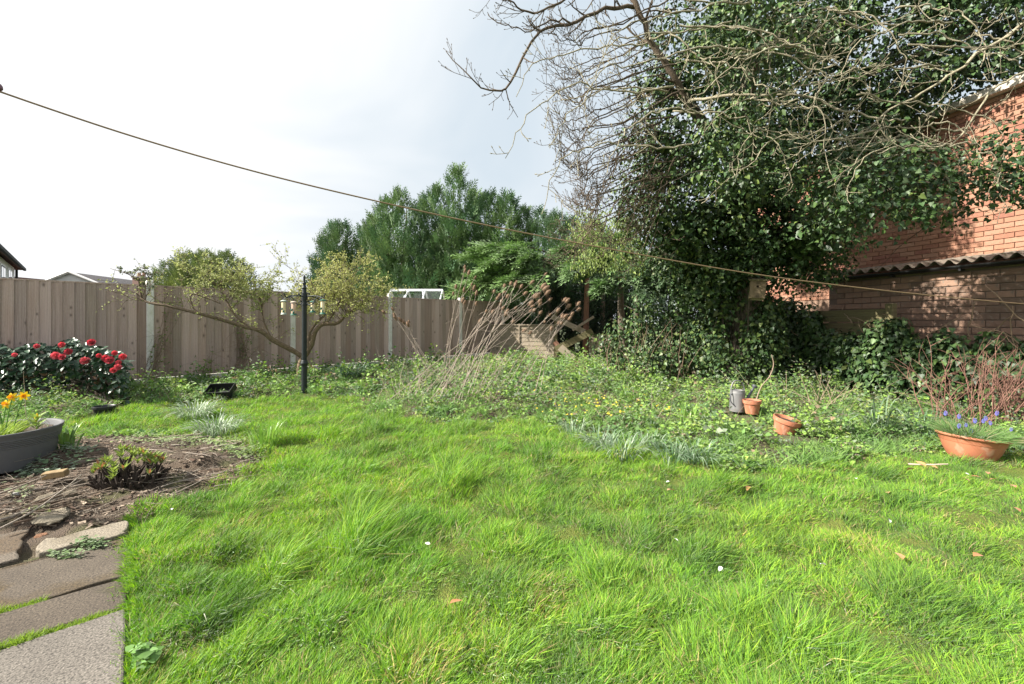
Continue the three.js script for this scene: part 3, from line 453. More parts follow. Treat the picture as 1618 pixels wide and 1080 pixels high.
  { const b = new Build(); b.quad(pt(g0, 1.05, EV), pt(g1, 1.05, EV), pt(g1, 0, RT), pt(g0, 0, RT)); b.quad(pt(g0, -1.05, EV), pt(g1, -1.05, EV), pt(g1, 0, RT), pt(g0, 0, RT)); mesh('roof', b.geo(), slate, bg); const w = new Build(); for (const a of [g0.clone().addScaledVector(dir, 0.15), g1.clone().addScaledVector(dir, -0.15)]) { const n = w.n; w.v(pt(a, 1, 0)); w.v(pt(a, -1, 0)); w.v(pt(a, -1, EV)); w.v(pt(a, 0, RT - 0.05)); w.v(pt(a, 1, EV)); w.i.push(n, n + 1, n + 2, n, n + 2, n + 4, n + 2, n + 3, n + 4); } w.quad(pt(g0, 1, 0), pt(g1, 1, 0), pt(g1, 1, EV), pt(g0, 1, EV)); w.quad(pt(g0, -1, 0), pt(g1, -1, 0), pt(g1, -1, EV), pt(g0, -1, EV)); mesh('wall', w.geo(), white, bg); }
  { const bb = new Build(); for (const s of [1.08, -1.08]) bb.tube([pt(g0, s, EV - 0.05), pt(g0, 0, RT)], 0.1, 4); mesh('bargeboard', bb.geo(), white, bg); }
  const ch = thing('chimney', 'distant brick chimney stack with pots beside the first fence post', 'chimney', at(224, 508, 27).setY(0)); mesh('stack', new Build().box(0, 1.95, 0, 0.62, 3.9, 0.6).geo(), paint(0.28, 0.17, 0.14), ch); mesh('chimney_cap', new Build().box(0, 3.93, 0, 0.72, 0.1, 0.7).geo(), paint(0.33, 0.28, 0.25), ch); for (const x of [-0.15, 0.15]) mesh('chimney_pot', new THREE.CylinderGeometry(0.08, 0.1, 0.25, 10).translate(x, 4.1, 0), paint(0.35, 0.2, 0.15), ch);
}

// ---------------------------------------------------------------- leaf shapes
const ivyLeaf = (() => { const o = [[0.22, -0.1], [0.5, 0.12], [0.31, 0.52], [0, 1], [-0.31, 0.52], [-0.5, 0.12], [-0.22, -0.1]];
  return template([[0, 0.02, 0.0], ...o.map(([x, y]) => [x, y, 0.18 * Math.abs(x) - 0.12 * y * y])], o.slice(1).map((_, k) => [0, 1 + k, 2 + k])); })();
const ivySmall = template([[0, 0, 0], [0.42, 0.12, 0.08], [0.3, 0.55, 0.02], [0, 1, -0.12], [-0.3, 0.55, 0.02], [-0.42, 0.12, 0.08]], [[0, 1, 2], [0, 2, 3], [0, 3, 4], [0, 4, 5]]);
const oval = template([[0, 0, 0], [0.28, 0.4, 0.07], [0, 0.5, -0.01], [-0.28, 0.4, 0.07], [0, 1, -0.1]], [[0, 1, 2], [0, 2, 3], [1, 4, 2], [2, 4, 3]]);
// one flat spray of scale-leaved conifer: slivers off a stem, off which come smaller ones
const spray = (seed) => { const r = random(seed), p = [], t = []; const sliver = (x, y, z, dx, dy, dz, l, w) => { const n = p.length, q = 1 / Math.hypot(dx, dy); p.push([x, y, z], [x + dx * l * 0.5 - dy * q * w, y + dy * l * 0.5 + dx * q * w, z + dz * l * 0.5], [x + dx * l, y + dy * l, z + dz * l], [x + dx * l * 0.5 + dy * q * w, y + dy * l * 0.5 - dx * q * w, z + dz * l * 0.5]); t.push([n, n + 2, n + 1], [n, n + 3, n + 2]); };
  const z = (y) => 0.22 * y * y; sliver(0, 0.1, 0, 0, 1, 0.22, 0.95, 0.03);
  for (let k = 0; k < 7; k++) { const y = 0.06 + k * 0.12, l = (0.46 - 0.04 * k) * (0.75 + 0.5 * r()), s = k % 2 ? 1 : -1, a = 0.7 + 0.3 * r(), dx = Math.sin(a) * s, dy = Math.cos(a), dz = 0.1 + 0.3 * (r() - 0.4); sliver(0, y, z(y), dx, dy, dz, l, 0.042);
    if (k < 4) { const f = 0.35, b = a + (r() < 0.6 ? 0.6 : -0.5), m = l * 0.55; sliver(dx * l * f, y + dy * l * f, z(y) + dz * l * f, Math.sin(b) * s, Math.cos(b), dz - 0.2 * r(), m, 0.036); } }
  return template(p, t); };
const sprays = [1, 2, 3, 4].map(spray);
const barkPic = picture(256, 512, (u, v, x, y) => { const k = 0.5 + 0.35 * n2(u * 14, v * 5) + 0.2 * n2(x / 3, y / 8); return mix3([0.07, 0.055, 0.04], [0.20, 0.165, 0.12], clamp(k, 0, 1)); });
const barkBump = grey((u, v, x, y) => 0.5 + 0.4 * n2(x / 7, y / 30) + 0.2 * n2(x / 3, y / 9), 256);
const bark = std({ map: barkPic, bumpMap: barkBump, bumpScale: 0.015, roughness: 0.95 });
const lichen = std({ map: picture(128, 512, (u, v, x, y) => { const k = clamp(0.5 + 0.8 * fbm(u * 3, v * 9, 3), 0, 1); return mix3([0.20, 0.165, 0.12], [0.50, 0.46, 0.31], k); }), bumpMap: barkBump, bumpScale: 0.004, roughness: 0.95 });
const coniferMat = leafy({ color: 0xffffff, vertexColors: true, transmission: 0.22, clearcoat: 0.1 });
const ivyMat = new THREE.MeshPhysicalMaterial({ color: 0xffffff, vertexColors: true, roughness: 0.46, specularIntensity: 0.7, side: THREE.DoubleSide });
const softLeaf = leafy({ color: 0xffffff, vertexColors: true, transmission: 0.4, clearcoat: 0.15 });

// ---------------------------------------------------------------- conifers beyond the fence
// axes: list of [dx, dz, top, radius, base] spires that make up one tree
function conifer(name, label, group, pos, axes, n, size, tone, seed, lean = 0.75) {
  const r = random(seed), t = thing(name, label, 'tree', pos, group), s = new Soup(n * 170, n * 95), total = axes.reduce((a, q) => a + (q[2] - q[4]) * q[3], 0);
  for (const [ax, az, top, rad, low] of axes) {
    const b = new Build(), pts = grow(r, V(ax, 0, az), UPV, top * 0.94, 8, 0.04, V(0, 0, 0)); b.tube(pts, taper(9, 0.05 + rad * 0.09, 0.015), 7, null, 1); mesh('trunk', b.geo(), bark, t);
    const m = Math.round(n * (top - low) * rad / total);
    for (let k = 0; k < m; k++) {
      const u = Math.pow(r(), 0.85), y = lerp(low, top, u), a = Math.PI / 2 + (r() + r() - 1) * 2.6, lump = 0.78 + 0.4 * n3(Math.cos(a) * 1.3 + ax, y * 0.75, Math.sin(a) * 1.3 + az) + 0.18 * n3(Math.cos(a) * 3, y * 2, Math.sin(a) * 3 + seed);
      const env = rad * 1.12 * Math.pow(1 - u, 0.6) * (0.6 + 0.4 * smoothstep(u, 0, 0.25)) * lump, inner = 0.3 + 0.7 * Math.pow(r(), 0.5), q = env * inner;
      const out = V(Math.cos(a), 0, Math.sin(a)), o = V(ax, y, az).addScaledVector(out, q), tip = out.clone().multiplyScalar(lean * (0.5 + 0.8 * r())).add(V(0, 0.35 + 0.9 * u + 0.3 * (r() - 0.5), 0)).addScaledVector(rdir(r), 0.35);
      const l = size * (0.6 + 0.8 * r()) * (1 - 0.35 * u), f = 0.7 + 0.6 * r(), w = clamp(0.5 + 0.6 * n3(o.x * 0.9, o.y * 0.9, o.z * 0.9) + (r() - 0.5) * 0.5, 0, 1);
      s.add(sprays[k & 3], basis(o, tip, V(r() - 0.5, 0.8, r() - 0.5).addScaledVector(out, 0.3), l * 0.8, l, l), rgb(tone[0] * f * lerp(0.7, 1.35, w), tone[1] * f * lerp(0.85, 1.2, w), tone[2] * f));
    }
  }
  mesh('foliage', s.geo(), coniferMat, t, 'stuff'); return t;
}
{
  const T = [0.088, 0.165, 0.055], W = 'tall conifers behind the back fence';
  const spires = (d0, px0, list, rad) => list.map(([px, py], k) => [(px - px0) / FOCAL * d0, -0.5 + (k % 3) * 0.55, EYE + (HORIZON - py - 26) / FOCAL * d0, rad * (0.9 + 0.25 * ((k * 7) % 5) / 4), 0.7]);
  conifer('conifer_tree', 'tallest dark green feathery conifer behind the greenhouse', W, at(700, 508, 17.3).setY(0), spires(17.3, 700, [[592, 322], [612, 298], [640, 290], [668, 285], [692, 276], [726, 254], [750, 276], [776, 288], [802, 296], [640, 360], [760, 350], [700, 380], [606, 380], [815, 350], [720, 330], [670, 345]], 1.85), 9000, 0.6, T, 101);
  conifer('conifer_tree', 'darker conifer standing left of the tallest one, above the yellow-green bush', W, at(548, 508, 18.5).setY(0), spires(18.5, 548, [[512, 350], [528, 334], [552, 338], [575, 328], [545, 380], [590, 365], [515, 395]], 1.35), 3300, 0.58, [0.075, 0.142, 0.05], 102);
  conifer('conifer_tree', 'dark conifer right of the tallest one, against the bare branches', W, at(880, 508, 16.6).setY(0), spires(16.6, 880, [[830, 303], [852, 315], [876, 325], [905, 322], [938, 330], [975, 335], [850, 380], [900, 380], [950, 380]], 1.45), 4200, 0.56, [0.078, 0.147, 0.054], 103);
  conifer('rounded_conifer', 'rounded conifer bush showing above the left fence behind the yellow-green shrub', null, at(330, 508, 16.5).setY(0), [[0, 0, 3.75, 1.8, 0.9], [-0.7, 0, 3.65, 1.5, 0.9], [0.7, 0, 3.65, 1.5, 0.9], [-1.35, 0.2, 3.3, 1.2, 0.9], [1.35, 0.2, 3.35, 1.2, 0.9], [-0.3, 0.7, 3.3, 1.4, 0.9], [0.5, 0.7, 3.3, 1.4, 0.9]], 3400, 0.46, [0.12, 0.17, 0.05], 104, 1.1);
  conifer('evergreen_hedge', 'dark evergreen hedge closing the gap behind the broken fence panel and ivy bank', null, at(1020, 508, 15.2).setY(0), [[-3.2, 0, 2.6, 1.1, 0], [-2.2, 0.2, 2.9, 1.1, 0], [-1.2, 0, 3.0, 1.1, 0], [-0.2, 0.2, 3.2, 1.1, 0], [0.8, 0, 3.3, 1.1, 0], [1.8, 0.2, 3.4, 1.1, 0], [2.8, 0, 3.4, 1.1, 0], [3.8, 0.2, 3.4, 1.1, 0]], 1900, 0.7, [0.03, 0.062, 0.028], 105);
  // boughs that reach over the back of the garden
  function bough(name, label, pos, reach, n, size, tone, seed) {
    const r = random(seed), t = thing(name, label, 'tree', pos, 'light green conifers at the back'), s = new Soup(n * 170, n * 95), b = new Build(); b.tube(grow(r, V(0, 0, 0), UPV, 3.4, 7, 0.05, V(0, 0, 0)), taper(8, 0.13, 0.05), 8, null, 1); mesh('trunk', b.geo(), bark, t);
    reach.forEach(([dx, dy, dz, h0], i) => {
      const q = new Build(), a = V(0, h0, 0), e = V(dx, dy, dz), L = a.distanceTo(e), mid = a.clone().lerp(e, 0.55).add(V(0, L * 0.12, 0)), pts = curve([a, mid, e], 8); q.tube(pts, taper(9, 0.035, 0.008), 5); mesh('branch', q.geo(), bark, t);
      const m = Math.round(n / reach.length), axis = e.clone().sub(a).normalize(), sd = V().crossVectors(axis, UPV).normalize();
      for (let k = 0; k < m; k++) { const u = 0.25 + 0.78 * Math.pow(r(), 0.75), w = (0.16 + 0.5 * (1.05 - u)) * Math.min(1, L * 0.55), o = pts[Math.min(8, Math.floor(u * 8))].clone().addScaledVector(sd, (r() + r() - 1) * w).addScaledVector(UPV, (r() - 0.66) * w * 1.3).addScaledVector(axis, (r() - 0.5) * 0.2);
        const tip = axis.clone().addScaledVector(sd, (r() - 0.5) * 1.4).add(V(0, -0.1 + 0.9 * (r() - 0.4), 0)), l = size * (0.5 + 0.7 * r()), f = 0.65 + 0.65 * r(); s.add(sprays[k & 3], basis(o, tip, V(1.6 * (r() - 0.5), 0.9, 1.6 * (r() - 0.5)), l * 0.8, l, -l), rgb(tone[0] * f, tone[1] * f, tone[2] * f)); }
    });
    mesh('foliage', s.geo(), coniferMat, t, 'stuff');
  }
  const at2 = (p, px, py, d, h0) => { const q = at(px, py, d).sub(p); return [q.x, q.y, q.z, h0]; };
  let p = at(868, 508, 14.6).setY(0);
  bough('leaning_conifer', 'light green conifer with low spreading boughs left of the dark gap', p, [at2(p, 742, 402, 14.0, 3.2), at2(p, 770, 420, 13.6, 3.1), at2(p, 800, 402, 13.6, 3.5), at2(p, 760, 440, 13.6, 2.4), at2(p, 830, 412, 13.4, 3.2), at2(p, 805, 446, 13.2, 2.5), at2(p, 850, 440, 13.2, 2.8), at2(p, 900, 425, 13.4, 3.0), at2(p, 880, 405, 14, 3.6), at2(p, 725, 455, 14.2, 2.2)], 1700, 0.62, [0.16, 0.275, 0.075], 111);
  p = at(985, 508, 12.2).setY(0);
  bough('leaning_conifer', 'light green conifer with drooping boughs beside the ivy bank', p, [at2(p, 890, 392, 11.6, 3.0), at2(p, 905, 430, 11.4, 2.6), at2(p, 935, 400, 11.2, 3.0), at2(p, 950, 452, 11.0, 2.3), at2(p, 985, 415, 10.8, 2.8), at2(p, 1010, 440, 10.8, 2.4), at2(p, 1040, 410, 11.0, 2.8), at2(p, 1050, 450, 10.8, 2.2), at2(p, 970, 380, 11.5, 3.3), at2(p, 925, 378, 12, 3.3)], 1600, 0.54, [0.13, 0.235, 0.07], 112);
  p = at(1075, 508, 10.4).setY(0);
  bough('leaning_conifer', 'dark green conifer boughs filling the space between the ivy bank and the crown', p, [at2(p, 1000, 428, 9.8, 2.6), at2(p, 1020, 462, 9.7, 2.2), at2(p, 1060, 440, 9.5, 2.5), at2(p, 1085, 470, 9.5, 2.0), at2(p, 1110, 430, 9.6, 2.6), at2(p, 1130, 462, 9.8, 2.2), at2(p, 1050, 405, 9.8, 2.9), at2(p, 1095, 395, 10, 3.0)], 1300, 0.42, [0.075, 0.15, 0.05], 113);
  { // bare stems in the dark under them
    [[925, 505, 13.9, 405], [853, 520, 15.2, 430], [955, 530, 14.5, 420], [1003, 560, 13, 430]].forEach(([px, py, d, top], k) => { const r = random(120 + k), t = thing('bare_conifer', ['reddish bare trunk rising behind the broken fence panel', 'dim bare trunk behind the low lap panel', 'dim bare trunk just right of the broken fence panel', 'dim bare trunk behind the ivy bank'][k], 'tree', at(px, 508, d).setY(0), 'bare trunks under the conifers'), b = new Build(), H = at(px, top, d).y; b.tube(grow(r, V(0, 0, 0), UPV, H, 8, 0.03, V(0, 0, 0)), taper(9, 0.11, 0.06), 8, null, 1); mesh('trunk', b.geo(), k ? bark : rustWood, t); const s = new Build(); for (let q = 0; q < 12; q++) s.tube(grow(r, V(0, 0.5 + r() * (H - 0.6), 0), V(r() - 0.5, 0.15, r() - 0.5), 0.5 + 0.7 * r(), 4, 0.2, V(0, -0.3, 0)), taper(5, 0.014, 0.003), 4); mesh('dead_branches', s.geo(), bark, t, 'stuff'); });
  }
}

// ---------------------------------------------------------------- ivy
const IVY = [[0.034, 0.07, 0.022], [0.045, 0.088, 0.026], [0.026, 0.057, 0.021], [0.065, 0.115, 0.03], [0.05, 0.08, 0.033]];
function ivyTone(r, pale = 0) { const c = IVY[Math.floor(r() * 5)], f = 0.75 + 0.55 * r(), q = r() < pale ? 1 : 0; return rgb(c[0] * f + q * 0.05, c[1] * f + q * 0.05, c[2] * f + q * 0.006); }
// a cushion of leaves round a centre, facing out
function cushion(r, s, c, R, n, size, squash = 1, pale = 0.06, tpl = ivyLeaf) {
  for (let k = 0; k < n; k++) {
    const q = rdir(r); const rad = R * (0.55 + 0.5 * Math.pow(r(), 0.6)), o = V(c.x + q.x * rad, c.y + q.y * rad * squash, c.z + q.z * rad);
    const nor = q.clone().multiplyScalar(0.8).add(V(0, 0.5, 0)).addScaledVector(SUN, 0.25).addScaledVector(rdir(r), 0.7), tip = V(q.x * 0.5, -0.75, q.z * 0.5).addScaledVector(rdir(r), 0.65), l = size * (0.4 + 0.85 * r());
    s.add(tpl, basis(o, tip.addScaledVector(nor, -tip.dot(nor) / nor.lengthSq() * 0.8), nor, l * 0.95, l, l), ivyTone(r, pale));
  }
}
// ---------------------------------------------------------------- the big ivy-clad tree with bare lichened branches
{
  const r = random(200), base = P(4.15, 0, 7.75), t = thing('ivy_clad_tree', 'large old tree smothered in dark ivy with bare lichen-grey branches', 'tree', base), rel = (p) => p.clone().sub(base);
  const trunk = [V(0, -0.05, 0), V(0.05, 1, 0), V(-0.02, 2.2, 0.02), V(-0.12, 3.4, 0), V(-0.1, 4.8, 0.1), V(0.15, 6.4, 0.1)];
  { const b = new Build(), pts = curve(trunk, 22); b.tube(pts, pts.map((p, i) => lerp(0.26, 0.09, i / 22) * (1 + 0.12 * n2(i * 0.7, 3)) + (i < 3 ? 0.06 * (3 - i) : 0)), 12, null, 1.2); mesh('trunk', b.geo(), bark, t); }
  // crown of ivy: lumps given by centre, half-sizes and number of cushions; the last two are added to shade the right-hand ivy
  const lumps = [[at(1125, 215, 7.5), 1.48, 2.75, 1.35, 210], [at(1060, 320, 7.5), 0.9, 1.2, 0.9, 84], [at(1240, 120, 7.5), 1.5, 1.5, 1.2, 110], [at(1420, 70, 7.1), 1.6, 1.25, 0.9, 120], [at(1570, 30, 6.4), 1.2, 1.0, 0.7, 70], [at(1340, 225, 7.3), 1.15, 0.85, 0.7, 38], [at(1250, 340, 7.5), 0.9, 0.95, 0.8, 52], [at(1180, 400, 7.6), 0.75, 0.7, 0.7, 34], [at(1255, 412, 7.3), 0.6, 0.42, 0.45, 30], [at(1120, 440, 7.7), 0.55, 0.5, 0.5, 26], [at(1085, 400, 7.8), 0.5, 0.5, 0.5, 20], [at(1480, 290, 5.4), 0.85, 0.4, 0.42, 20], [at(1390, 305, 5.0), 0.6, 0.4, 0.4, 17], [at(1330, 300, 5.6), 0.6, 0.45, 0.45, 18], [at(1585, 262, 4.9), 0.55, 0.36, 0.35, 11], [at(1300, 360, 6.6), 0.5, 0.4, 0.4, 14], [V(4.6, 7.2, -7.7), 2.2, 1.0, 1.3, 40], [P(3.0, 3.35, 5.5), 0.6, 0.45, 0.4, 30], [P(2.75, 4.45, 4.9), 0.65, 0.35, 0.45, 28]];
  const s = new Soup(900000, 840000), centres = [];
  for (const [c, rx, ry, rz, n] of lumps) for (let k = 0; k < n; k++) {
    const q = rdir(r), f = 0.45 + 0.55 * Math.pow(r(), 0.45), p = V(c.x + q.x * rx * f, c.y + q.y * ry * f, c.z + q.z * rz * f); if (p.y < 1.6) continue;
    centres.push(rel(p)); cushion(r, s, rel(p), 0.2 + 0.2 * r(), 88, p.z > -5.9 ? 0.056 : f < 0.75 ? 0.095 : 0.06, 0.9, p.x < 3.6 ? 0.2 : 0.06);
  }
  // ivy up the trunk
  for (let k = 0; k < 100; k++) { const y = 0.1 + 2.5 * r(), a = r() * 6.283, R = 0.36 + 0.12 * Math.sin(y * 2); if (y > 1.45 && y < 1.85 && Math.sin(a) > 0.3 && Math.cos(a) > -0.6) continue; cushion(r, s, V(Math.cos(a) * R * 1.2 - 0.12, y, Math.sin(a) * R), 0.19 + 0.12 * r(), 64, 0.066, 1, 0.2); }
  for (let k = 0; k < 60; k++) { const y = 0.08 + 1.4 * r(), a = 0.2 + 2.4 * r() - 0.4, R = 0.38; cushion(r, s, V(Math.cos(a) * R + 0.05, y, Math.sin(a) * R), 0.16 + 0.1 * r(), 56, 0.066, 1, 0.15); }
  // paler, younger growth hanging on the left skirt of the crown
  { const ps = new Soup(60000, 50000); for (let k = 0; k < 70; k++) { const p = rel(at(905 + 115 * r(), 335 + 95 * r(), 8.0 + 0.8 * r())); for (let q = 0; q < 42; q++) { const o = p.clone().add(V((r() + r() - 1) * 0.26, (r() + r() - 1) * 0.24, (r() + r() - 1) * 0.2)), l = 0.035 + 0.03 * r(), f = 0.7 + 0.6 * r(); ps.add(oval, basis(o, V(r() - 0.5, -0.7, r() - 0.3), rdir(r).add(V(-0.2, 0.5, 0.4)), l * 0.9, l * 1.3, l), rgb(0.20 * f, 0.27 * f, 0.055 * f)); } } mesh('young_leaves', ps.geo(), softLeaf, t, 'stuff').userData.label = 'light yellow-green leaves on the left skirt of the crown'; }
  const ivy = mesh('ivy_leaves', s.geo(), ivyMat, t, 'stuff'); ivy.userData.label = 'dark glossy ivy leaves covering the trunk and crown';
  // limbs into the crown, the last two carrying the added shading lumps
  for (const [px, py, d, h0, rad] of [[1050, 90, 7.6, 3.0, 0.09], [1220, 60, 7.6, 3.6, 0.1], [1400, 90, 7.0, 3.2, 0.085], [1540, 50, 6.3, 4.2, 0.07], [1340, 235, 7.0, 2.6, 0.07], [1500, 285, 5.6, 2.4, 0.055], [1600, 265, 5.1, 2.6, 0.045], [1000, 300, 7.6, 2.2, 0.05], [1260, 330, 7.4, 1.9, 0.05], [1190, 240, 5.5, 2.9, 0.06], [1200, 45, 4.9, 3.9, 0.06]]) {
    const e = rel(at(px, py, d)), a = V(0, h0, 0.05), b = new Build(), pts = curve([a, a.clone().lerp(e, 0.35).add(V(0, 0.25, 0.05)), a.clone().lerp(e, 0.7).add(V(0, 0.15, 0)), e], 14); b.tube(pts, taper(15, rad, 0.018), 7, null, 1.5); mesh('limb', b.geo(), bark, t);
  }
  // thin dangling ivy stems and woody ivy ropes on the trunk
  { const b = new Build(); for (let k = 0; k < 60; k++) { const c = centres[Math.floor(r() * centres.length)]; b.tube(grow(r, c, rdir(r), 0.5 + 0.6 * r(), 6, 0.25, V(0, -0.5, 0)), taper(7, 0.006, 0.002), 4); } for (let k = 0; k < 12; k++) { const a = r() * 6.28; b.tube(grow(r, V(Math.cos(a) * 0.28, 0, Math.sin(a) * 0.28), UPV, 2.4, 10, 0.12, V(0, 0.3, 0)), taper(11, 0.018, 0.009), 5); } mesh('ivy_stems', b.geo(), bark, t, 'stuff'); }

  // bare branches: each a chain that sags and turns up at the ends, side twigs with fat buds
  const dark = std({ map: barkPic, color: rgb(0.8, 0.72, 0.66), bumpMap: barkBump, bumpScale: 0.003, roughness: 0.95 }); let twigs = new Build(), skin = dark;
  function twig(p, dir, len, rad, depth, lift) {
    const steps = Math.max(4, Math.round(len / 0.09)), pts = grow(r, p, dir, len, steps, 0.16, V(0, lift, 0)), sides = rad > 0.008 ? 5 : 4; twigs.tube(pts, taper(steps + 1, rad, Math.max(0.0026, rad * 0.45)), sides, null, 4, false);
    const e = pts[steps], dd = V().subVectors(e, pts[steps - 1]).normalize(); twigs.tube([e, e.clone().addScaledVector(dd, 0.012), e.clone().addScaledVector(dd, 0.03)], [0.003, 0.0065, 0.001], 4, null, 4, false);
    if (depth > 0) { const n = Math.round(len / (depth > 1 ? 0.13 : 0.1)); for (let k = 0; k < n; k++) { const i = 1 + Math.floor((0.12 + 0.85 * (k + r() * 0.8) / n) * (steps - 1)), q = pts[Math.min(i, steps)], d0 = V().subVectors(pts[Math.min(i + 1, steps)], pts[Math.max(0, i - 1)]).normalize(), side = V().crossVectors(d0, rdir(r)).normalize(); twig(q, d0.clone().multiplyScalar(0.75).addScaledVector(side, 0.75), len * (0.22 + 0.25 * r()), Math.max(0.0032, rad * 0.5), depth - 1, 0.5 + 0.3 * r()); } }
  }
  function branch(points, r0, r1, n, tw, depth, lift = 0.7) {
    const pts = curve(points.map(rel), 26), wig = pts.map((p, i) => p.clone().add(V(0.03 * n3(i * 0.35, points[0].x, 1), 0.035 * n3(i * 0.35, points[0].x, 5), 0.04 * n3(i * 0.3, points[0].y, 9)))), b = new Build(); b.tube(wig, taper(27, r0, r1), 6, null, 3); mesh('branch', b.geo(), skin, t);
    for (let k = 0; k < n; k++) { const i = 2 + Math.floor((k + r()) / n * 24), d0 = V().subVectors(wig[Math.min(26, i + 1)], wig[i - 1]).normalize(), side = V().crossVectors(d0, rdir(r)).normalize(); twig(wig[Math.min(i, 26)], d0.clone().multiplyScalar(0.7).addScaledVector(side, 0.8), tw * (0.5 + 0.8 * r()), Math.max(0.0034, lerp(r0, r1, i / 26) * 0.55), depth, lift); }
  }
  branch([at(1110, 205, 7.0), at(1070, 130, 6.8), at(1020, 45, 6.6), at(985, -40, 6.5)], 0.052, 0.034, 5, 0.5, 1);
  branch([at(1005, 10, 6.6), at(960, 10, 6.4), at(905, 38, 6.2), at(850, 50, 6.0), at(805, 130, 5.9), at(786, 146, 5.85), at(745, 125, 5.8), at(706, 78, 5.8)], 0.03, 0.005, 20, 0.32, 1);
  branch([at(960, -20, 6.4), at(900, -5, 6.1), at(840, 20, 5.9), at(800, 0, 5.8), at(770, -10, 5.8)], 0.022, 0.005, 18, 0.35, 1);
  branch([at(905, 38, 6.2), at(875, 30, 6.1), at(842, 45, 6.0), at(800, 40, 5.9), at(768, 20, 5.9)], 0.014, 0.004, 9, 0.28, 1);
  for (let k = 0; k < 30; k++) { // the fringe on the sky side
    const y0 = 20 + 300 * (k / 29) + 20 * r(), x1 = 868 + 40 * r() + (y0 < 120 ? -6 : 0) + (y0 > 250 ? 20 : 0), y1 = y0 + 20 + 46 * r(), d = 6.0 + 1.4 * r();
    branch([at(1060 + 40 * r(), y0 - 10 - 30 * r(), d + 0.5), at(1000, y0 - 8 + 10 * r(), d + 0.2), at(930, (y0 + y1) / 2 + 14 * r(), d), at(x1 + 18, y1, d - 0.1), at(x1, y1 - 14 - 14 * r(), d - 0.15)], 0.013, 0.0035, 13, 0.36, 1, 0.9);
  }
  for (let k = 0; k < 14; k++) { // twiggy skirts hanging over the conifers
    const x = 900 + 150 * r(), y = 180 + 120 * r(), d = 6.6 + 1.2 * r(); branch([at(x + 60, y, d), at(x + 30, y + 60, d - 0.1), at(x + 5 * r(), y + 100 + 40 * r(), d - 0.2), at(x - 25 - 30 * r(), y + 130 + 50 * r(), d - 0.2)], 0.010, 0.003, 12, 0.34, 1, 0.5);
  }
  mesh('twigs', twigs.geo(), dark, t, 'stuff').userData.label = 'fringe of dark upturned twigs with buds against the sky'; twigs = new Build(); skin = lichen;
  for (let k = 0; k < 40; k++) { // the tangle in front of the ivy
    const x = 1010 + 540 * r(), y = -20 + 250 * Math.pow(r(), 1.1), d = 4.4 + 0.9 * r(), g = r() < 0.5 ? 1 : -1, L = 90 + 150 * r();
    branch([at(x, y, d), at(x + g * L * 0.35, y - 12 + 30 * r(), d - 0.1), at(x + g * L * 0.7, y + 30 * r(), d - 0.2), at(x + g * L, y + 20 + 50 * r(), d - 0.3), at(x + g * L * 1.12, y + 60 + 60 * r(), d - 0.3)], 0.0105, 0.0035, 6, 0.3, 1, 0.35);
  }
  branch([at(1085, 160, 6.2), at(1160, 150, 5.8), at(1260, 150, 5.6), at(1330, 172, 5.4), at(1390, 188, 5.3), at(1430, 190, 5.2)], 0.022, 0.008, 9, 0.4, 1, 0.3);
  branch([at(1618, 40, 5.0), at(1540, 90, 5.0), at(1480, 130, 5.1), at(1400, 180, 5.2), at(1340, 220, 5.3), at(1285, 235, 5.4)], 0.02, 0.006, 9, 0.4, 1, 0.3);
  branch([at(1640, 100, 4.6), at(1560, 150, 4.7), at(1500, 230, 4.8), at(1440, 234, 4.9), at(1350, 235, 5.0)], 0.012, 0.005, 7, 0.36, 1, 0.3);
  const tm = mesh('twigs', twigs.geo(), lichen, t, 'stuff'); tm.userData.label = 'tangle of thin lichen-covered twigs with buds';
  console.log('twig triangles', twigs.i.length / 3, 'ivy', s.t);
}
{ // nest box on the trunk
  const boxWood = std({ map: oldWood.map, color: rgb(0.62, 0.55, 0.45), bumpMap: woodBump, bumpScale: 0.004, roughness: 0.9 });
  const p = at(1196, 458, 6.98), n = thing('nest_box', 'old wooden nest box with round hole, fixed to the ivy-clad trunk', 'nest box', p); n.rotation.y = -0.42; n.rotation.z = -0.06;
  const sh = new THREE.Shape(); sh.moveTo(-0.11, -0.13); sh.lineTo(0.11, -0.13); sh.lineTo(0.11, 0.14); sh.lineTo(-0.11, 0.14); const hole = new THREE.Path(); hole.absarc(0.0, 0.05, 0.018, 0, 6.2832, true); sh.holes.push(hole);
  const f = new THREE.ExtrudeGeometry(sh, { depth: 0.014, bevelEnabled: false }); { const q = f.attributes.position, uv = f.attributes.uv; for (let i = 0; i < q.count; i++) uv.setXY(i, q.getX(i) * 1.7, q.getY(i) * 0.6); }
  mesh('front', f, boxWood, n).position.z = 0.075;
  for (const s of [-1, 1]) mesh('side', new Build().box(s * 0.103, 0.01, -0.01, 0.014, 0.30, 0.165, 0, 1).geo(), s < 0 ? mossWood : oldWood, n);
  mesh('back', new Build().box(0, 0.02, -0.1, 0.22, 0.36, 0.014, 0, 1).geo(), oldWood, n); mesh('floor', new Build().box(0, -0.125, -0.01, 0.19, 0.014, 0.16, 0, 1).geo(), oldWood, n);
  const roof = mesh('roof', new Build().box(0, 0, 0, 0.27, 0.018, 0.25, 0, 1).geo(), mossWood, n); roof.position.set(0, 0.168, 0.01); roof.rotation.x = 0.16;
}
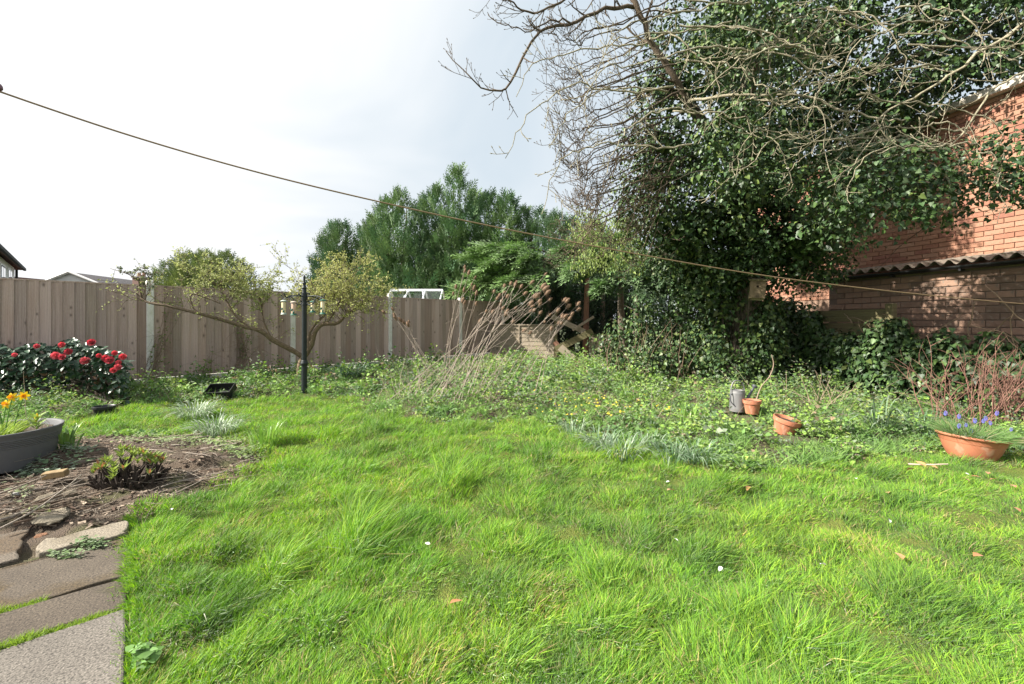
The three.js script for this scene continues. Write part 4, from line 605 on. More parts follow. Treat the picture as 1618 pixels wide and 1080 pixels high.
{ // ivy bank and the ivy over the timber fence
  const r = random(230);
  const bank = thing('ivy_bank', 'bank of glossy ivy mounded left of the ivy-clad trunk', 'ivy', at(1050, 600, 8.6).setY(0)), s = new Soup(400000, 380000);
  const lumps = [[at(1030, 520, 9.0), 0.55, 0.75, 0.45, 40], [at(1085, 540, 8.6), 0.6, 0.7, 0.5, 44], [at(975, 545, 9.8), 0.45, 0.55, 0.4, 22], [at(1120, 575, 8.2), 0.5, 0.45, 0.4, 30], [at(1040, 575, 8.4), 0.8, 0.35, 0.4, 34], [at(1095, 470, 8.4), 0.4, 0.5, 0.4, 20]];
  for (const [c, rx, ry, rz, n] of lumps) for (let k = 0; k < n; k++) { const q = rdir(r), f = 0.5 + 0.5 * r(), p = V(c.x + q.x * rx * f, Math.max(0.1, c.y + q.y * ry * f), c.z + q.z * rz * f).sub(bank.position); cushion(r, s, p, 0.16 + 0.12 * r(), 52, 0.068, 1, 0.12); }
  mesh('ivy_leaves', s.geo(), ivyMat, bank, 'stuff');
  const st = new Build(); for (let k = 0; k < 70; k++) { const [x, d] = [1.9 + 2.3 * r(), 8.0 + 0.9 * r()]; st.tube(grow(r, onGround(x, d).sub(bank.position), V(r() - 0.5, 1, r() - 0.3), 0.5 + 0.9 * r(), 7, 0.2, V(0, -0.1, 0)), taper(8, 0.007, 0.002), 4); } mesh('dry_stems', st.geo(), std({ color: rgb(0.27, 0.19, 0.13) }), bank, 'stuff');
  const wall = thing('wall_ivy', 'dark ivy sheet hanging over the old timber fence and outbuilding wall', 'ivy', P(5.9, 0, 6)), w = new Soup(420000, 400000);
  for (let k = 0; k < 540; k++) { // along the fence line
    const q = 4.4 * r() - 0.75, x = 6.08 - 0.235 * q - 0.12 * r() - 0.1, d = 5.3 + 0.972 * q, top = 0.86 + 0.32 * smoothstep(q, 0.6, 1.9) * (q > 1.5 ? 0.75 : 0.9) + 0.16 * n2(q * 2.1, 5) + (q > 2.2 ? 0.3 : 0), y = 0.06 + top * Math.pow(r(), 0.8); if (q > 0.15 && q < 0.62 && y < 0.72 && n2(q * 6, y * 4) > -0.5) continue; if (q > 1.42 && q < 2.4 && y > 0.95) continue;
    cushion(r, w, P(x - 0.06 * r(), y, d).sub(wall.position), 0.1 + 0.09 * r(), 42, 0.075, 1, 0.03);
  }
  mesh('ivy_leaves', w.geo(), ivyMat, wall, 'stuff');
  const ws = new Build(); for (let k = 0; k < 46; k++) { const q = 4.2 * r() - 0.6; ws.tube(grow(r, P(6.0 - 0.235 * q - 0.1, 0.3 + 0.9 * r(), 5.3 + 0.972 * q).sub(wall.position), V(r() - 0.5, 0.5, r() - 0.5), 0.3 + 0.4 * r(), 6, 0.35, V(0, 0, 0)), taper(7, 0.009, 0.003), 4); } mesh('ivy_stems', ws.geo(), std({ color: rgb(0.24, 0.17, 0.11) }), wall, 'stuff');
  console.log('bank', s.t, 'wall', w.t);
}

// ---------------------------------------------------------------- weeds and ground cover in the beds
const bedIn = (x, d) => lawnIn(x, d) < 0.03 && soilIn(x, d) < -0.05 && fenceSide(x, d) > 0.06 && wallSide(x, d) > 0.15 && d > 2.9 && d < 14.4 && !(pave(x, d)[0] < 0.1 && pave(x, d)[1] < 1.4);
{
  const r = random(300), s = new Soup(700000, 520000); let n = 0;
  const tones = { bright: [0.20, 0.345, 0.045], mid: [0.12, 0.24, 0.045], dark: [0.075, 0.16, 0.045], yellow: [0.27, 0.36, 0.06], grey: [0.20, 0.25, 0.16], dead: [0.24, 0.17, 0.10] };
  const keep = [[1165, 668, 0.17], [1188, 676, 0.15], [1234, 700, 0.2], [1540, 742, 0.36], [350, 640, 0.2]].map(([px, py, q]) => [...foot(px, py), q]), clear = (x, d) => keep.some(([a, b, q]) => Math.hypot(x - a, (d - b) * 0.8) < q);
  for (let k = 0; k < 60000 && n < 8900; k++) {
    const d = 3.0 + 11.2 * Math.pow(r(), 1.5), x = (r() * 2 - 1) * (d * 1.18 + 0.3); if (!bedIn(x, d)) continue; if (n2(x * 1.6, d * 1.6 + 60) > 0.5 && r() < 0.75) continue;
    n++;
    if (clear(x, d)) continue;
    const kind = n2(x * 0.9 + 70, d * 0.9), wk = r(), sp = Math.floor((0.5 + 0.5 * n2(x * 1.7 + 90, d * 1.7)) * 3 + (r() - 0.5) * 1.6);
    let c = tones[kind > 0.25 ? 'bright' : kind > -0.35 ? (wk < 0.3 ? 'yellow' : 'bright') : 'mid']; if (sp === 2 && r() < 0.5) c = tones[r() < 0.4 ? 'dark' : 'mid']; else if (r() < 0.08) c = tones.grey; else if (r() < 0.05) c = tones.dead;
    const edgeFade = clamp(0.35 + 1.1 * -lawnIn(x, d), 0.35, 1), big = (0.6 + 0.5 * r()) * (sp > 1 ? 1.35 : sp < 1 ? 0.7 : 1), H = (0.03 + 0.17 * Math.pow(clamp(0.45 + 0.75 * n2(x * 1.1 + 12, d * 1.1) + 0.3 * n2(x * 3.7, d * 3.7), 0, 1.2), 1.5)) * (0.5 + 0.9 * r()) * edgeFade * (1 + 0.7 * smoothstep(d, 4.6, 6.5)), leaves = (sp < 1 ? 15 : 10) + Math.floor(r() * 4), yaw = r() * 6.28;
    for (let q = 0; q < leaves; q++) {
      const a = yaw + q * 2.4, up = r(), rr = 0.012 + 0.075 * big * r() * (1.15 - 0.6 * up), y = H * (0.15 + 0.95 * up), px = x + Math.cos(a) * rr, pd = d + Math.sin(a) * rr, out = V(Math.cos(a), 0.9 * (r() - 0.25), -Math.sin(a)), f = 0.6 + 0.75 * r(), l = (0.024 + 0.026 * r()) * big * (d > 7 ? 1.4 : 1);
      s.add(sp === 1 ? ivySmall : oval, basis(onGround(px, pd, y), out.addScaledVector(rdir(r), 0.35), V(0, 1, 0).addScaledVector(rdir(r), 1.1), l * (sp === 2 ? 1.5 : sp < 1 ? 0.55 : 0.95), l * (sp < 1 ? 1.3 : 1), l), rgb(c[0] * f, c[1] * f, c[2] * f));
    }
  }
  const m = mesh('bed_weeds', s.geo(), softLeaf, null, 'stuff'); tag(m, 'low leafy weeds and ground cover filling the beds', 'weeds'); console.log('weeds', n, s.t);
  // coarse grass, bulb foliage and dead stalks among them
  const g = new Soup(300000, 180000);
  for (let k = 0; k < 14000; k++) { const d = 3.2 + 9 * Math.pow(r(), 1.6), x = (r() * 2 - 1) * (d * 1.18); if (!bedIn(x, d) || n2(x * 1.1 + 33, d * 1.1) < (lawnIn(x, d) > -0.35 ? -0.6 : 0.0) || clear(x, d)) continue; const c = r() < 0.7 ? [0.15, 0.30, 0.05] : [0.20, 0.34, 0.06]; for (let q = 0; q < 7; q++) { const a = r() * 6.28, f = 0.7 + 0.6 * r(); blade(onGround(x + 0.04 * (r() - 0.5), d + 0.04 * (r() - 0.5), -0.01), V(Math.cos(a) * 0.6, 1, Math.sin(a) * 0.6), rdir(r), 0.07 + 0.14 * r(), 0.005 + 0.003 * r(), 0.5 * r(), rgb(c[0] * f, c[1] * f, c[2] * f), g); } }
  tag(mesh('bed_grass', g.geo(), bladeMat, null, 'stuff'), 'coarse grass growing through the beds', 'grass');
  const st = new Build(); for (let k = 0; k < 900; k++) { const d = 4.6 + 8 * Math.pow(r(), 1.4), x = (r() * 2 - 1) * d * 1.15; if (!bedIn(x, d)) continue; st.tube(grow(r, onGround(x, d), V((r() - 0.5) * 2, 0.7 * r() + 0.2, (r() - 0.5) * 2), 0.25 + 0.5 * r(), 5, 0.22, V(0, -0.5, 0)), taper(6, 0.0035, 0.0015), 3); }
  tag(mesh('dead_stalks', st.geo(), std({ color: rgb(0.28, 0.22, 0.155) }), null, 'stuff'), 'thin dead stalks lying through the bed weeds', 'stalks');
  // little yellow flowers
  const fl = new Soup(60000, 60000), petal = template([[0, 0, 0.2], ...Array.from({ length: 8 }, (_, i) => [Math.cos(i * 0.785) * (i % 2 ? 0.55 : 1), Math.sin(i * 0.785) * (i % 2 ? 0.55 : 1), 0])], Array.from({ length: 8 }, (_, i) => [0, 1 + i, 1 + (i + 1) % 8]));
  for (let k = 0; k < 1500; k++) { const [cx, cd] = r() < 0.75 ? [1.1 + 1.0 * (r() + r() - 1), 5.5 + 0.8 * (r() + r() - 1)] : [-0.9 + 4 * (r() - 0.3), 5.9 + 1.6 * r()]; if (!bedIn(cx, cd) || r() < 0.45) continue; const l = 0.012 + 0.008 * r(); if (r() < 0.88) continue; fl.add(petal, basis(onGround(cx, cd, 0.09 + 0.05 * r()), V(1, 0.2, 0).addScaledVector(rdir(r), 0.3), V(0, 1, 0.3).addScaledVector(rdir(r), 0.4), l), rgb(0.72, 0.56, 0.02)); }
  tag(mesh('celandine_flowers', fl.geo(), softLeaf, null, 'stuff'), 'tiny yellow flowers scattered in the middle of the bed', 'flowers');
}

// ---------------------------------------------------------------- clumps with strap leaves
function strapClump(name, label, x, d, n, len, wid, tones, seed, spread = 0.12, arch = 0.9, group, base = 0) {
  const r = random(seed), t = thing(name, label, 'plant', onGround(x, d, base), group), b = new Build();
  for (let k = 0; k < n; k++) {
    const a = r() * 6.283, q = Math.sqrt(r()) * spread, l = len * (0.55 + 0.6 * r()), ar = arch * (0.35 + 0.8 * r()), o = V(Math.cos(a) * q, -0.01, Math.sin(a) * q), la = a + (r() - 0.5) * 1.2, dir = V(Math.cos(la), 0, Math.sin(la)), pts = [], wids = [], N = 6;
    for (let i = 0; i <= N; i++) { const u = i / N; pts.push(o.clone().addScaledVector(dir, l * ar * u * (0.35 + 0.4 * u)).add(V(0, l * (u - 0.55 * ar * u * u * u), 0))); wids.push(wid * (u < 0.75 ? 0.8 + 0.2 * u : 0.95 * (1 - u) * 4 * 0.95 + 0.03) * (0.8 + 0.4 * r() * (i === 0))); }
    const c = tones[Math.floor(r() * tones.length)], f = 0.8 + 0.4 * r(); b.strap(pts, wids, V(-dir.z, 0.2, dir.x).cross(V(0, 1, 0)).add(V(0, 0.7, 0)), rgb(c[0] * f, c[1] * f, c[2] * f), 0.5);
  }
  mesh('leaves', b.geo(), glossLeaf, t, 'stuff'); return t;
}
const glossLeaf = leafy({ color: 0xffffff, vertexColors: true, transmission: 0.3, clearcoat: 0.8, clearcoatRoughness: 0.3 });
{
  const silver = [[0.26, 0.34, 0.21], [0.35, 0.41, 0.30], [0.17, 0.28, 0.11]], blue = [[0.09, 0.19, 0.08], [0.14, 0.25, 0.12], [0.24, 0.33, 0.21]], fresh = [[0.17, 0.34, 0.04], [0.22, 0.38, 0.05]], S = 'silvery arching clumps';
  const put = (n, l, px, py, ...a) => strapClump(n, l, ...foot(px, py), ...a);
  put('silvery_clump', 'silvery arching grass clump furthest back on the left lawn', 308, 661, 190, 0.30, 0.011, silver, 401, 0.17, 1.2, S);
  put('silvery_clump', 'silvery arching grass clump just in front of the other on the left lawn', 342, 690, 190, 0.30, 0.011, silver, 402, 0.17, 1.2, S);
  put('day_lily_clump', 'fresh green upright strap-leaved clump at the end of the bare soil', 418, 705, 60, 0.3, 0.014, fresh, 403, 0.12, 0.6);
  const B = 'blue-green bulb foliage along the lawn edge';
  [[905, 688, 'leftmost'], [945, 697, 'second from the left'], [985, 703, 'third from the left'], [1022, 716, 'fourth from the left'], [1062, 722, 'second from the right'], [1092, 712, 'rightmost']].forEach(([px, py, w], k) => put('bulb_clump', w + ' of the grey-green bulb foliage clumps along the middle lawn edge', px + 5 * (k % 2), py - 6 + 11 * (k % 3), 70 + 22 * (k % 3), 0.22 + 0.03 * (k % 3), 0.0095, k < 4 ? [...silver, ...blue] : [...blue, silver[2]], 410 + k, 0.15, 1.2, B));
  put('bulb_clump', 'upright bright green bulb leaves in the bed behind the grey-green clumps', 1088, 678, 40, 0.3, 0.02, fresh, 420, 0.1, 0.45); put('bulb_clump', 'dark mounded bulb foliage against the fence right of the feeder pole', 550, 602, 160, 0.45, 0.014, [[0.04, 0.11, 0.05], [0.07, 0.16, 0.07]], 421, 0.3, 1.2); put('bulb_clump', 'bright green grassy clump deep in the bed under the bare trunk', 990, 640, 60, 0.35, 0.016, fresh, 422, 0.14, 0.7);
  put('iris_clump', 'tall pointed grey-green leaves in front of the wall ivy', 1390, 690, 30, 0.62, 0.017, [[0.16, 0.24, 0.13], [0.12, 0.21, 0.10]], 423, 0.12, 1.35); put('iris_clump', 'lower dark strap leaves right of the tall pointed ones', 1448, 690, 110, 0.34, 0.012, [[0.05, 0.13, 0.05], [0.08, 0.18, 0.06]], 424, 0.22, 1.2);
  put('day_lily_clump', 'broad pale green shoots beside the grey planter', 103, 728, 22, 0.3, 0.03, [[0.20, 0.33, 0.05], [0.14, 0.26, 0.05]], 425, 0.09, 0.6);
}

// ---------------------------------------------------------------- camellia
{
  const r = random(500), base = onGround(-6.0, 6.35), t = thing('camellia_bush', 'glossy dark camellia bush with red double flowers by the left fence', 'shrub', base), b = new Build();
  const stems = new Build(); const tips = [];
  for (let k = 0; k < 26; k++) { const a = at(-30 + 225 * r(), 560 + 50 * r(), 6.2 + 0.8 * r()).sub(base), s0 = V(0.8 * (r() - 0.5), 0, 0.4 * (r() - 0.5)); stems.tube(curve([s0, s0.clone().lerp(a, 0.5).add(V(0, 0.05, 0)), a], 6), taper(7, 0.014, 0.004), 5); }
  mesh('stems', stems.geo(), bark, t);
  for (let k = 0; k < 2300; k++) {
    const px = -60 + 262 * Math.pow(r(), 0.9), u = r(), topY = 541 + 10 * n2(px * 0.02, 3) + (px > 150 ? (px - 150) * 0.5 : 0), py = topY + 4 + 62 * u * u + (px < 60 ? 12 * r() : 0), dd = 6.15 + 0.9 * r(), p = at(px, py, dd).sub(base); const out = V(r() - 0.3, 0.6 * (1 - u) + 0.1, 1.0 * (r() - 0.2)); const f = 0.7 + 0.6 * r();
    b.leaf(p, V(r() - 0.4, -0.35 + 0.5 * (1 - u) * r(), r() - 0.2), out.addScaledVector(rdir(r), 0.5), 0.075 + 0.04 * r(), 0.05 + 0.015 * r(), rgb(0.022 * f, 0.058 * f, 0.026 * f), 0.1);
  }
  for (let k = 0; k < 500; k++) { const p = at(-60 + 250 * r(), 590 + 52 * r(), 6.3 + 0.6 * r()).sub(base); const dead = r() < 0.55; b.leaf(p, rdir(r), rdir(r), 0.07 + 0.03 * r(), 0.045, dead ? rgb(0.10 + 0.05 * r(), 0.065, 0.035) : rgb(0.025, 0.05, 0.025), 0.2); }
  mesh('leaves', b.geo(), std({ color: 0xffffff, vertexColors: true, roughness: 0.34 }), t, 'stuff');
  const flower = () => { const f = new Build(); for (let ring = 0; ring < 5; ring++) { const n = 8 - ring, R = (0.052 - ring * 0.0085) * (0.9 + 0.2 * r()), tilt = 0.25 + ring * 0.28; for (let k = 0; k < n; k++) { const a = (k + ring * 0.5) / n * 6.283, o = V(Math.cos(a), 0.25 * (r() - 0.5), Math.sin(a)), q = 0.6 + 0.6 * r(), c = rgb(0.70 * q, 0.045 * q + 0.03, 0.07 * q + 0.03), pts = []; for (let i = 0; i < 4; i++) { const u = i / 3; pts.push(o.clone().multiplyScalar(R * Math.sin(u * (1.7 - tilt * 0.5))).add(V(0, R * u * u * tilt * 1.3 + ring * 0.004, 0))); } f.strap(pts, [R * 0.3, R * 0.75, R * 0.85, R * 0.3], UPV, c, 0.3); } } return f.geo(); };
  const fg = [flower(), flower(), flower(), flower()], fms = [[1, 1, 1], [1.1, 1.7, 1.6], [0.85, 0.8, 0.9]].map((c) => leafy({ color: rgb(...c), vertexColors: true, transmission: 0.3, clearcoat: 0 }));
  for (const [px, py, s] of [[59, 547, 0.8], [99, 545, 0.9], [145, 541, 1], [89, 562, 1.15], [99, 564, 0.9], [109, 556, 1], [135, 570, 1.25], [167, 566, 1], [174, 569, 1.15], [182, 558, 0.8], [195, 564, 1], [188, 573, 0.8], [187, 580, 1], [180, 585, 0.85], [24, 561, 0.7], [157, 562, 0.7]]) { const m = mesh('flower', fg[Math.floor(r() * 4)], fms[Math.floor(r() * 3)], t); m.position.copy(at(px, py, 6.05 + 0.06 * r()).sub(base)); m.quaternion.setFromUnitVectors(UPV, V(0.45 + 0.3 * (r() - 0.5), 0.45, 0.8 + 0.3 * (r() - 0.5)).normalize()); m.scale.setScalar(s * 0.92); }
}

// ---------------------------------------------------------------- crooked shrub behind the feeder pole
{
  const r = random(520), base = at(474, 605, 8.55).setY(0.0), t = thing('crooked_shrub', 'crooked spreading shrub with fresh yellow-green leaves behind the feeder pole', 'shrub', base), rel = (p) => p.clone().sub(base), lv = new Soup(360000, 300000), tw = new Build();
  const limb = (pts, r0, r1, name = 'limb') => { const c = curve(pts.map(rel), 20), b = new Build(); b.tube(c, taper(21, r0, r1).map((q, i) => q * (1 + 0.18 * n2(i * 0.6, r0 * 99))), 8, null, 2); mesh(name, b.geo(), limbBark, t); return c; };
  const limbBark = std({ map: barkPic, color: rgb(1.5, 1.35, 1.2), bumpMap: barkBump, bumpScale: 0.008, roughness: 0.95 });
  limb([at(478, 606, 8.55), at(474, 585, 8.5), at(479, 562, 8.5)], 0.07, 0.06, 'trunk');
  const L1 = limb([at(479, 564, 8.5), at(462, 553, 8.4), at(430, 536, 8.2), at(412, 522, 8.05), at(390, 517, 7.95), at(352, 505, 7.75), at(318, 496, 7.55), at(262, 482, 7.4), at(236, 478, 7.35), at(224, 470, 7.35), at(220, 440, 7.35)], 0.05, 0.012);
  const L2 = limb([at(480, 564, 8.5), at(492, 545, 8.45), at(498, 524, 8.4), at(510, 512, 8.4), at(532, 511, 8.45), at(545, 500, 8.5), at(560, 488, 8.5), at(583, 474, 8.5)], 0.055, 0.016);
  const L3 = limb([at(488, 552, 8.48), at(490, 525, 8.5), at(505, 505, 8.5), at(514, 496, 8.5), at(506, 472, 8.55), at(490, 442, 8.6)], 0.03, 0.01);
  const L4 = limb([at(395, 518, 7.97), at(372, 498, 7.9), at(358, 475, 7.9), at(345, 452, 8.0), at(322, 438, 8.0)], 0.02, 0.008); const L5 = limb([at(330, 498, 7.6), at(307, 488, 7.6), at(303, 465, 7.6), at(330, 472, 7.7), at(350, 480, 7.8)], 0.014, 0.007); const L6 = limb([at(515, 512, 8.4), at(530, 490, 8.5), at(545, 455, 8.6), at(548, 425, 8.6)], 0.02, 0.008); const L7 = limb([at(430, 536, 8.2), at(418, 510, 8.2), at(412, 475, 8.3), at(402, 448, 8.4)], 0.018, 0.007);
  const L8 = limb([at(221, 445, 7.35), at(205, 434, 7.3), at(175, 424, 7.3)], 0.008, 0.004), L9 = limb([at(224, 470, 7.35), at(236, 462, 7.35), at(236, 440, 7.35), at(229, 425, 7.35)], 0.008, 0.004);
  function shoot(p, dir, len, rad, depth, n, tone) {
    const st = 6, pts = grow(r, p, dir, len, st, 0.24, V(0, 0.02, 0)); tw.tube(pts, taper(7, rad, 0.0015), 3, null, 4, false);
    if (depth) for (let k = 0; k < 4; k++) { const i = 2 + Math.floor(r() * 5); shoot(pts[i], V().subVectors(pts[i], pts[i - 1]).normalize().addScaledVector(rdir(r), 0.9), len * 0.55, rad * 0.6, depth - 1, n, tone); }
    for (let k = 0; k < n; k++) { const q = pts[1 + Math.floor(r() * st)].clone().addScaledVector(rdir(r), 0.012), l = 0.026 + 0.022 * r(), f = 0.75 + 0.5 * r(); lv.add(oval, basis(q, rdir(r).add(V(0, 0.4, 0)), rdir(r).add(V(0, 0.6, 0)), l * 1.1, l, l), rgb(tone[0] * f, tone[1] * f, tone[2] * f)); }
  }
  const Y = [0.40, 0.42, 0.13], Y2 = [0.33, 0.37, 0.12];
  const dress = (c, n, len, from, depth, leaves, tone) => { for (let k = 0; k < n; k++) { const i = Math.floor(lerp(from, 1, r()) * (c.length - 1)); shoot(c[i], V(2.2 * (r() - 0.47), 0.25 + 0.6 * r(), 1.2 * (r() - 0.5)), len * (0.6 + 0.7 * r()), 0.006, depth, leaves, tone); } };
  dress(L2, 32, 0.68, 0.6, 2, 6, Y); dress(L3, 24, 0.55, 0.4, 2, 5, Y); dress(L6, 22, 0.46, 0.3, 2, 5, Y); dress(L4, 26, 0.46, 0.3, 2, 5, Y2); dress(L7, 20, 0.42, 0.35, 2, 5, Y2); dress(L5, 8, 0.35, 0.2, 1, 5, Y2); dress(L1, 22, 0.45, 0.2, 1, 5, Y2); dress(L8, 7, 0.16, 0.2, 1, 4, [0.10, 0.13, 0.05]); dress(L9, 7, 0.16, 0.4, 1, 4, [0.10, 0.13, 0.05]);
  mesh('twigs', tw.geo(), limbBark, t, 'stuff'); mesh('leaves', lv.geo(), softLeaf, t, 'stuff');
  // dry climber skeleton and young growth on the fence between
  const cl = thing('dry_climber', 'thin dry climber stems tangled against the left fence beside the first post', 'climber', at(250, 605, 8.1).setY(0)), cs = new Build(), cv = new Soup(60000, 60000), rc = (p) => p.clone().sub(cl.position);
  const climb = (px0, py0, px1, py1, n) => { for (let k = 0; k < n; k++) { const dF = (px) => 10.27 / (0.667 - 0.744 * (px - 809) / FOCAL); const d0 = dF(px0), d1 = dF(px1); const p0 = at(px0 + 26 * (r() - 0.5), py0, d0 - 0.05 * r()), p1 = at(px1 + 40 * (r() - 0.5), py1 + 30 * (r() - 0.5), d1 - 0.05 * r()); p0.y = 0.05; cs.tube(curve([rc(p0), rc(p0.clone().lerp(p1, 0.5)).add(V(0.1 * (r() - 0.5), 0.1 * r(), 0)), rc(p1)], 7), taper(8, 0.006, 0.002), 4); for (let q = 0; q < 9; q++) { const o = p0.clone().lerp(p1, 0.3 + 0.7 * r()).addScaledVector(rdir(r), 0.07), l = 0.03 + 0.03 * r(); cv.add(oval, basis(rc(o), rdir(r), rdir(r), l, l * 1.3, l), rgb(0.13 + 0.08 * r(), 0.2 + 0.06 * r(), 0.06)); } for (let q = 0; q < 4; q++) cs.tube(grow(r, rc(p0.clone().lerp(p1, r())), rdir(r), 0.3 + 0.4 * r(), 6, 0.25, V(0, -0.5, 0)), taper(7, 0.003, 0.001), 3); } };
  climb(232, 608, 285, 470, 7); climb(238, 608, 262, 540, 6); climb(395, 600, 385, 500, 9); climb(372, 600, 410, 520, 7); climb(330, 602, 320, 560, 4);
  mesh('stems', cs.geo(), std({ color: rgb(0.22, 0.16, 0.115) }), cl, 'stuff'); mesh('leaves', cv.geo(), softLeaf, cl, 'stuff');
}

// ---------------------------------------------------------------- dead teasel stems
{
  const r = random(540), straw = std({ map: picture(64, 256, (u, v, x, y) => mix3([0.23, 0.18, 0.145], [0.41, 0.345, 0.285], clamp(0.5 + 0.4 * n2(u * 3, v * 10) + 0.3 * n2(x / 3, y / 3), 0, 1))), roughness: 0.9 }), headMat = std({ color: rgb(0.20, 0.13, 0.085), roughness: 1 });
  const head = (() => { const b = new Build(), N = 9; const pts = [], rad = []; for (let i = 0; i <= N; i++) { const u = i / N; pts.push(V(0, u * 0.075, 0)); rad.push(0.021 * Math.sin(0.35 + u * 2.55)); } b.tube(pts, rad, 9); for (let k = 0; k < 150; k++) { const u = r(), a = r() * 6.28, R = 0.021 * Math.sin(0.35 + u * 2.55); const o = V(Math.cos(a) * R, u * 0.075, Math.sin(a) * R), e = V(Math.cos(a) * (R + 0.008), u * 0.075 + 0.006, Math.sin(a) * (R + 0.008)), w = V(-Math.sin(a) * 0.0015, 0, Math.cos(a) * 0.0015), n = b.n; b.v(o.clone().add(w)); b.v(o.clone().sub(w)); b.v(e); b.tri(n, n + 1, n + 2); } for (let k = 0; k < 6; k++) { const a = k * 1.05, o = V(Math.cos(a), 0, Math.sin(a)); b.tube([V(0, 0, 0), o.clone().multiplyScalar(0.03).add(V(0, 0.0, 0)), o.clone().multiplyScalar(0.045).add(V(0, 0.04, 0))], [0.0015, 0.0012, 0.0004], 3); } return b.geo(); })();
  function stem(t, a, e, rad, side) {
    const q = a.clone().lerp(e, 0.5).add(V(-0.05 * r(), 0.07 + 0.05 * r(), 0.05 * (r() - 0.5))), c = curve([a, q, e], 12), b = new Build(); b.tube(c, taper(13, rad, rad * 0.45), 5, null, 2); const m = mesh('stem', b.geo(), straw, t), dir = V().subVectors(c[12], c[11]).normalize();
    const put = (p, d, s) => { const h = mesh('seed_head', head, headMat, m); h.position.copy(p); h.quaternion.setFromUnitVectors(UPV, d.clone().normalize()); h.scale.setScalar(s); }; put(c[12], dir, 1.1 + 0.5 * r());
    for (let k = 0; k < side; k++) { const i = 7 + Math.floor(r() * 4), d0 = dir.clone().addScaledVector(rdir(r), 0.45).normalize(), l = 0.25 + 0.25 * r(), p = c[i].clone(), pts = curve([p, p.clone().addScaledVector(d0, l * 0.5), p.clone().addScaledVector(d0, l * 0.9).addScaledVector(dir, l * 0.25)], 6), sb = new Build(); sb.tube(pts, taper(7, rad * 0.55, rad * 0.35), 4, null, 2); mesh('side_stem', sb.geo(), straw, m); put(pts[6], V().subVectors(pts[6], pts[5]), 0.8 + 0.5 * r()); }
    for (let k = 0; k < 3; k++) { const i = 3 + Math.floor(r() * 7), sb = new Build(); sb.tube(grow(r, c[i], rdir(r).add(V(0, 0.4, 0)), 0.1 + 0.12 * r(), 4, 0.3, V(0, -0.4, 0)), taper(5, 0.003, 0.001), 3); mesh('dry_leaf', sb.geo(), straw, m); }
  }
  const clump = (label, gx, gy, list, spread) => { const [x, d] = foot(gx, gy), t = thing('dead_teasel', label, 'dead plant', onGround(x, d), 'dead teasel plants leaning in the bed'); for (const [bx, px, py, dd, s] of list) { const a = V((bx - gx) * 2.1 / FOCAL * d, 0.01, (r() - 0.5) * spread), e = at(px, py, dd).sub(t.position); stem(t, a, e, 0.0046 + 0.0018 * r(), s); } };
  clump('largest fan of dead teasel stems, leaning right in front of the back fence', 715, 640, [[690, 838, 448, 7.0, 1], [700, 855, 455, 6.9, 2], [705, 862, 465, 7.1, 1], [712, 850, 478, 7.2, 2], [716, 822, 455, 7.4, 2], [720, 806, 450, 7.4, 2], [725, 813, 452, 7.6, 1], [700, 800, 470, 7.2, 2], [705, 788, 468, 7.6, 1], [698, 845, 470, 6.8, 1], [730, 842, 492, 7.4, 1], [716, 836, 482, 7.0, 1], [722, 780, 462, 7.8, 1], [735, 852, 496, 7.0, 1], [668, 858, 458, 6.7, 1], [728, 798, 498, 7.6, 1]], 0.5);
  clump('tall thin dead teasel stems standing nearly upright left of the large fan', 703, 612, [[700, 734, 430, 8.2, 2], [702, 740, 434, 8.3, 1], [708, 748, 458, 8.2, 2], [712, 752, 466, 8.4, 1], [706, 720, 456, 8.4, 0], [715, 757, 510, 8.3, 0], [698, 730, 478, 8.2, 1]], 0.3);
  clump('small dead teasel plant leaning left beside the third concrete post', 690, 612, [[688, 625, 500, 8.0, 1], [690, 628, 506, 8.0, 1], [692, 635, 508, 8.1, 1], [690, 640, 512, 8.1, 1], [686, 646, 516, 8.0, 0]], 0.2);
  clump('right-hand dead teasel stems leaning in front of the low lap panel', 790, 640, [[775, 890, 476, 7.2, 2], [790, 896, 486, 7.2, 2], [797, 912, 482, 7.3, 1], [800, 902, 498, 7.1, 1], [820, 887, 503, 7.2, 1], [815, 882, 512, 7.4, 1], [740, 825, 524, 7.2, 0], [785, 880, 492, 7.5, 1]], 0.3);
  clump('dead teasel stem fallen flat across the middle of the bed', 820, 640, [[808, 978, 640, 6.2, 0], [800, 962, 628, 6.4, 1]], 0.1);
  // brittle undergrowth round their feet
  const t = thing('dry_undergrowth', 'tangle of brittle pale stems round the feet of the dead teasels', 'dead plant', onGround(-1.2, 7.2)), b = new Build(); for (let k = 0; k < 150; k++) { const [x, d] = foot(630 + 160 * r(), 595 + 50 * r()); b.tube(grow(r, onGround(x, d).sub(t.position), V(1.2 * (r() - 0.4), 0.9, r() - 0.5), 0.3 + 0.5 * r(), 6, 0.25, V(0, -0.5, 0)), taper(7, 0.004, 0.0015), 3); } mesh('stems', b.geo(), straw, t, 'stuff');
}

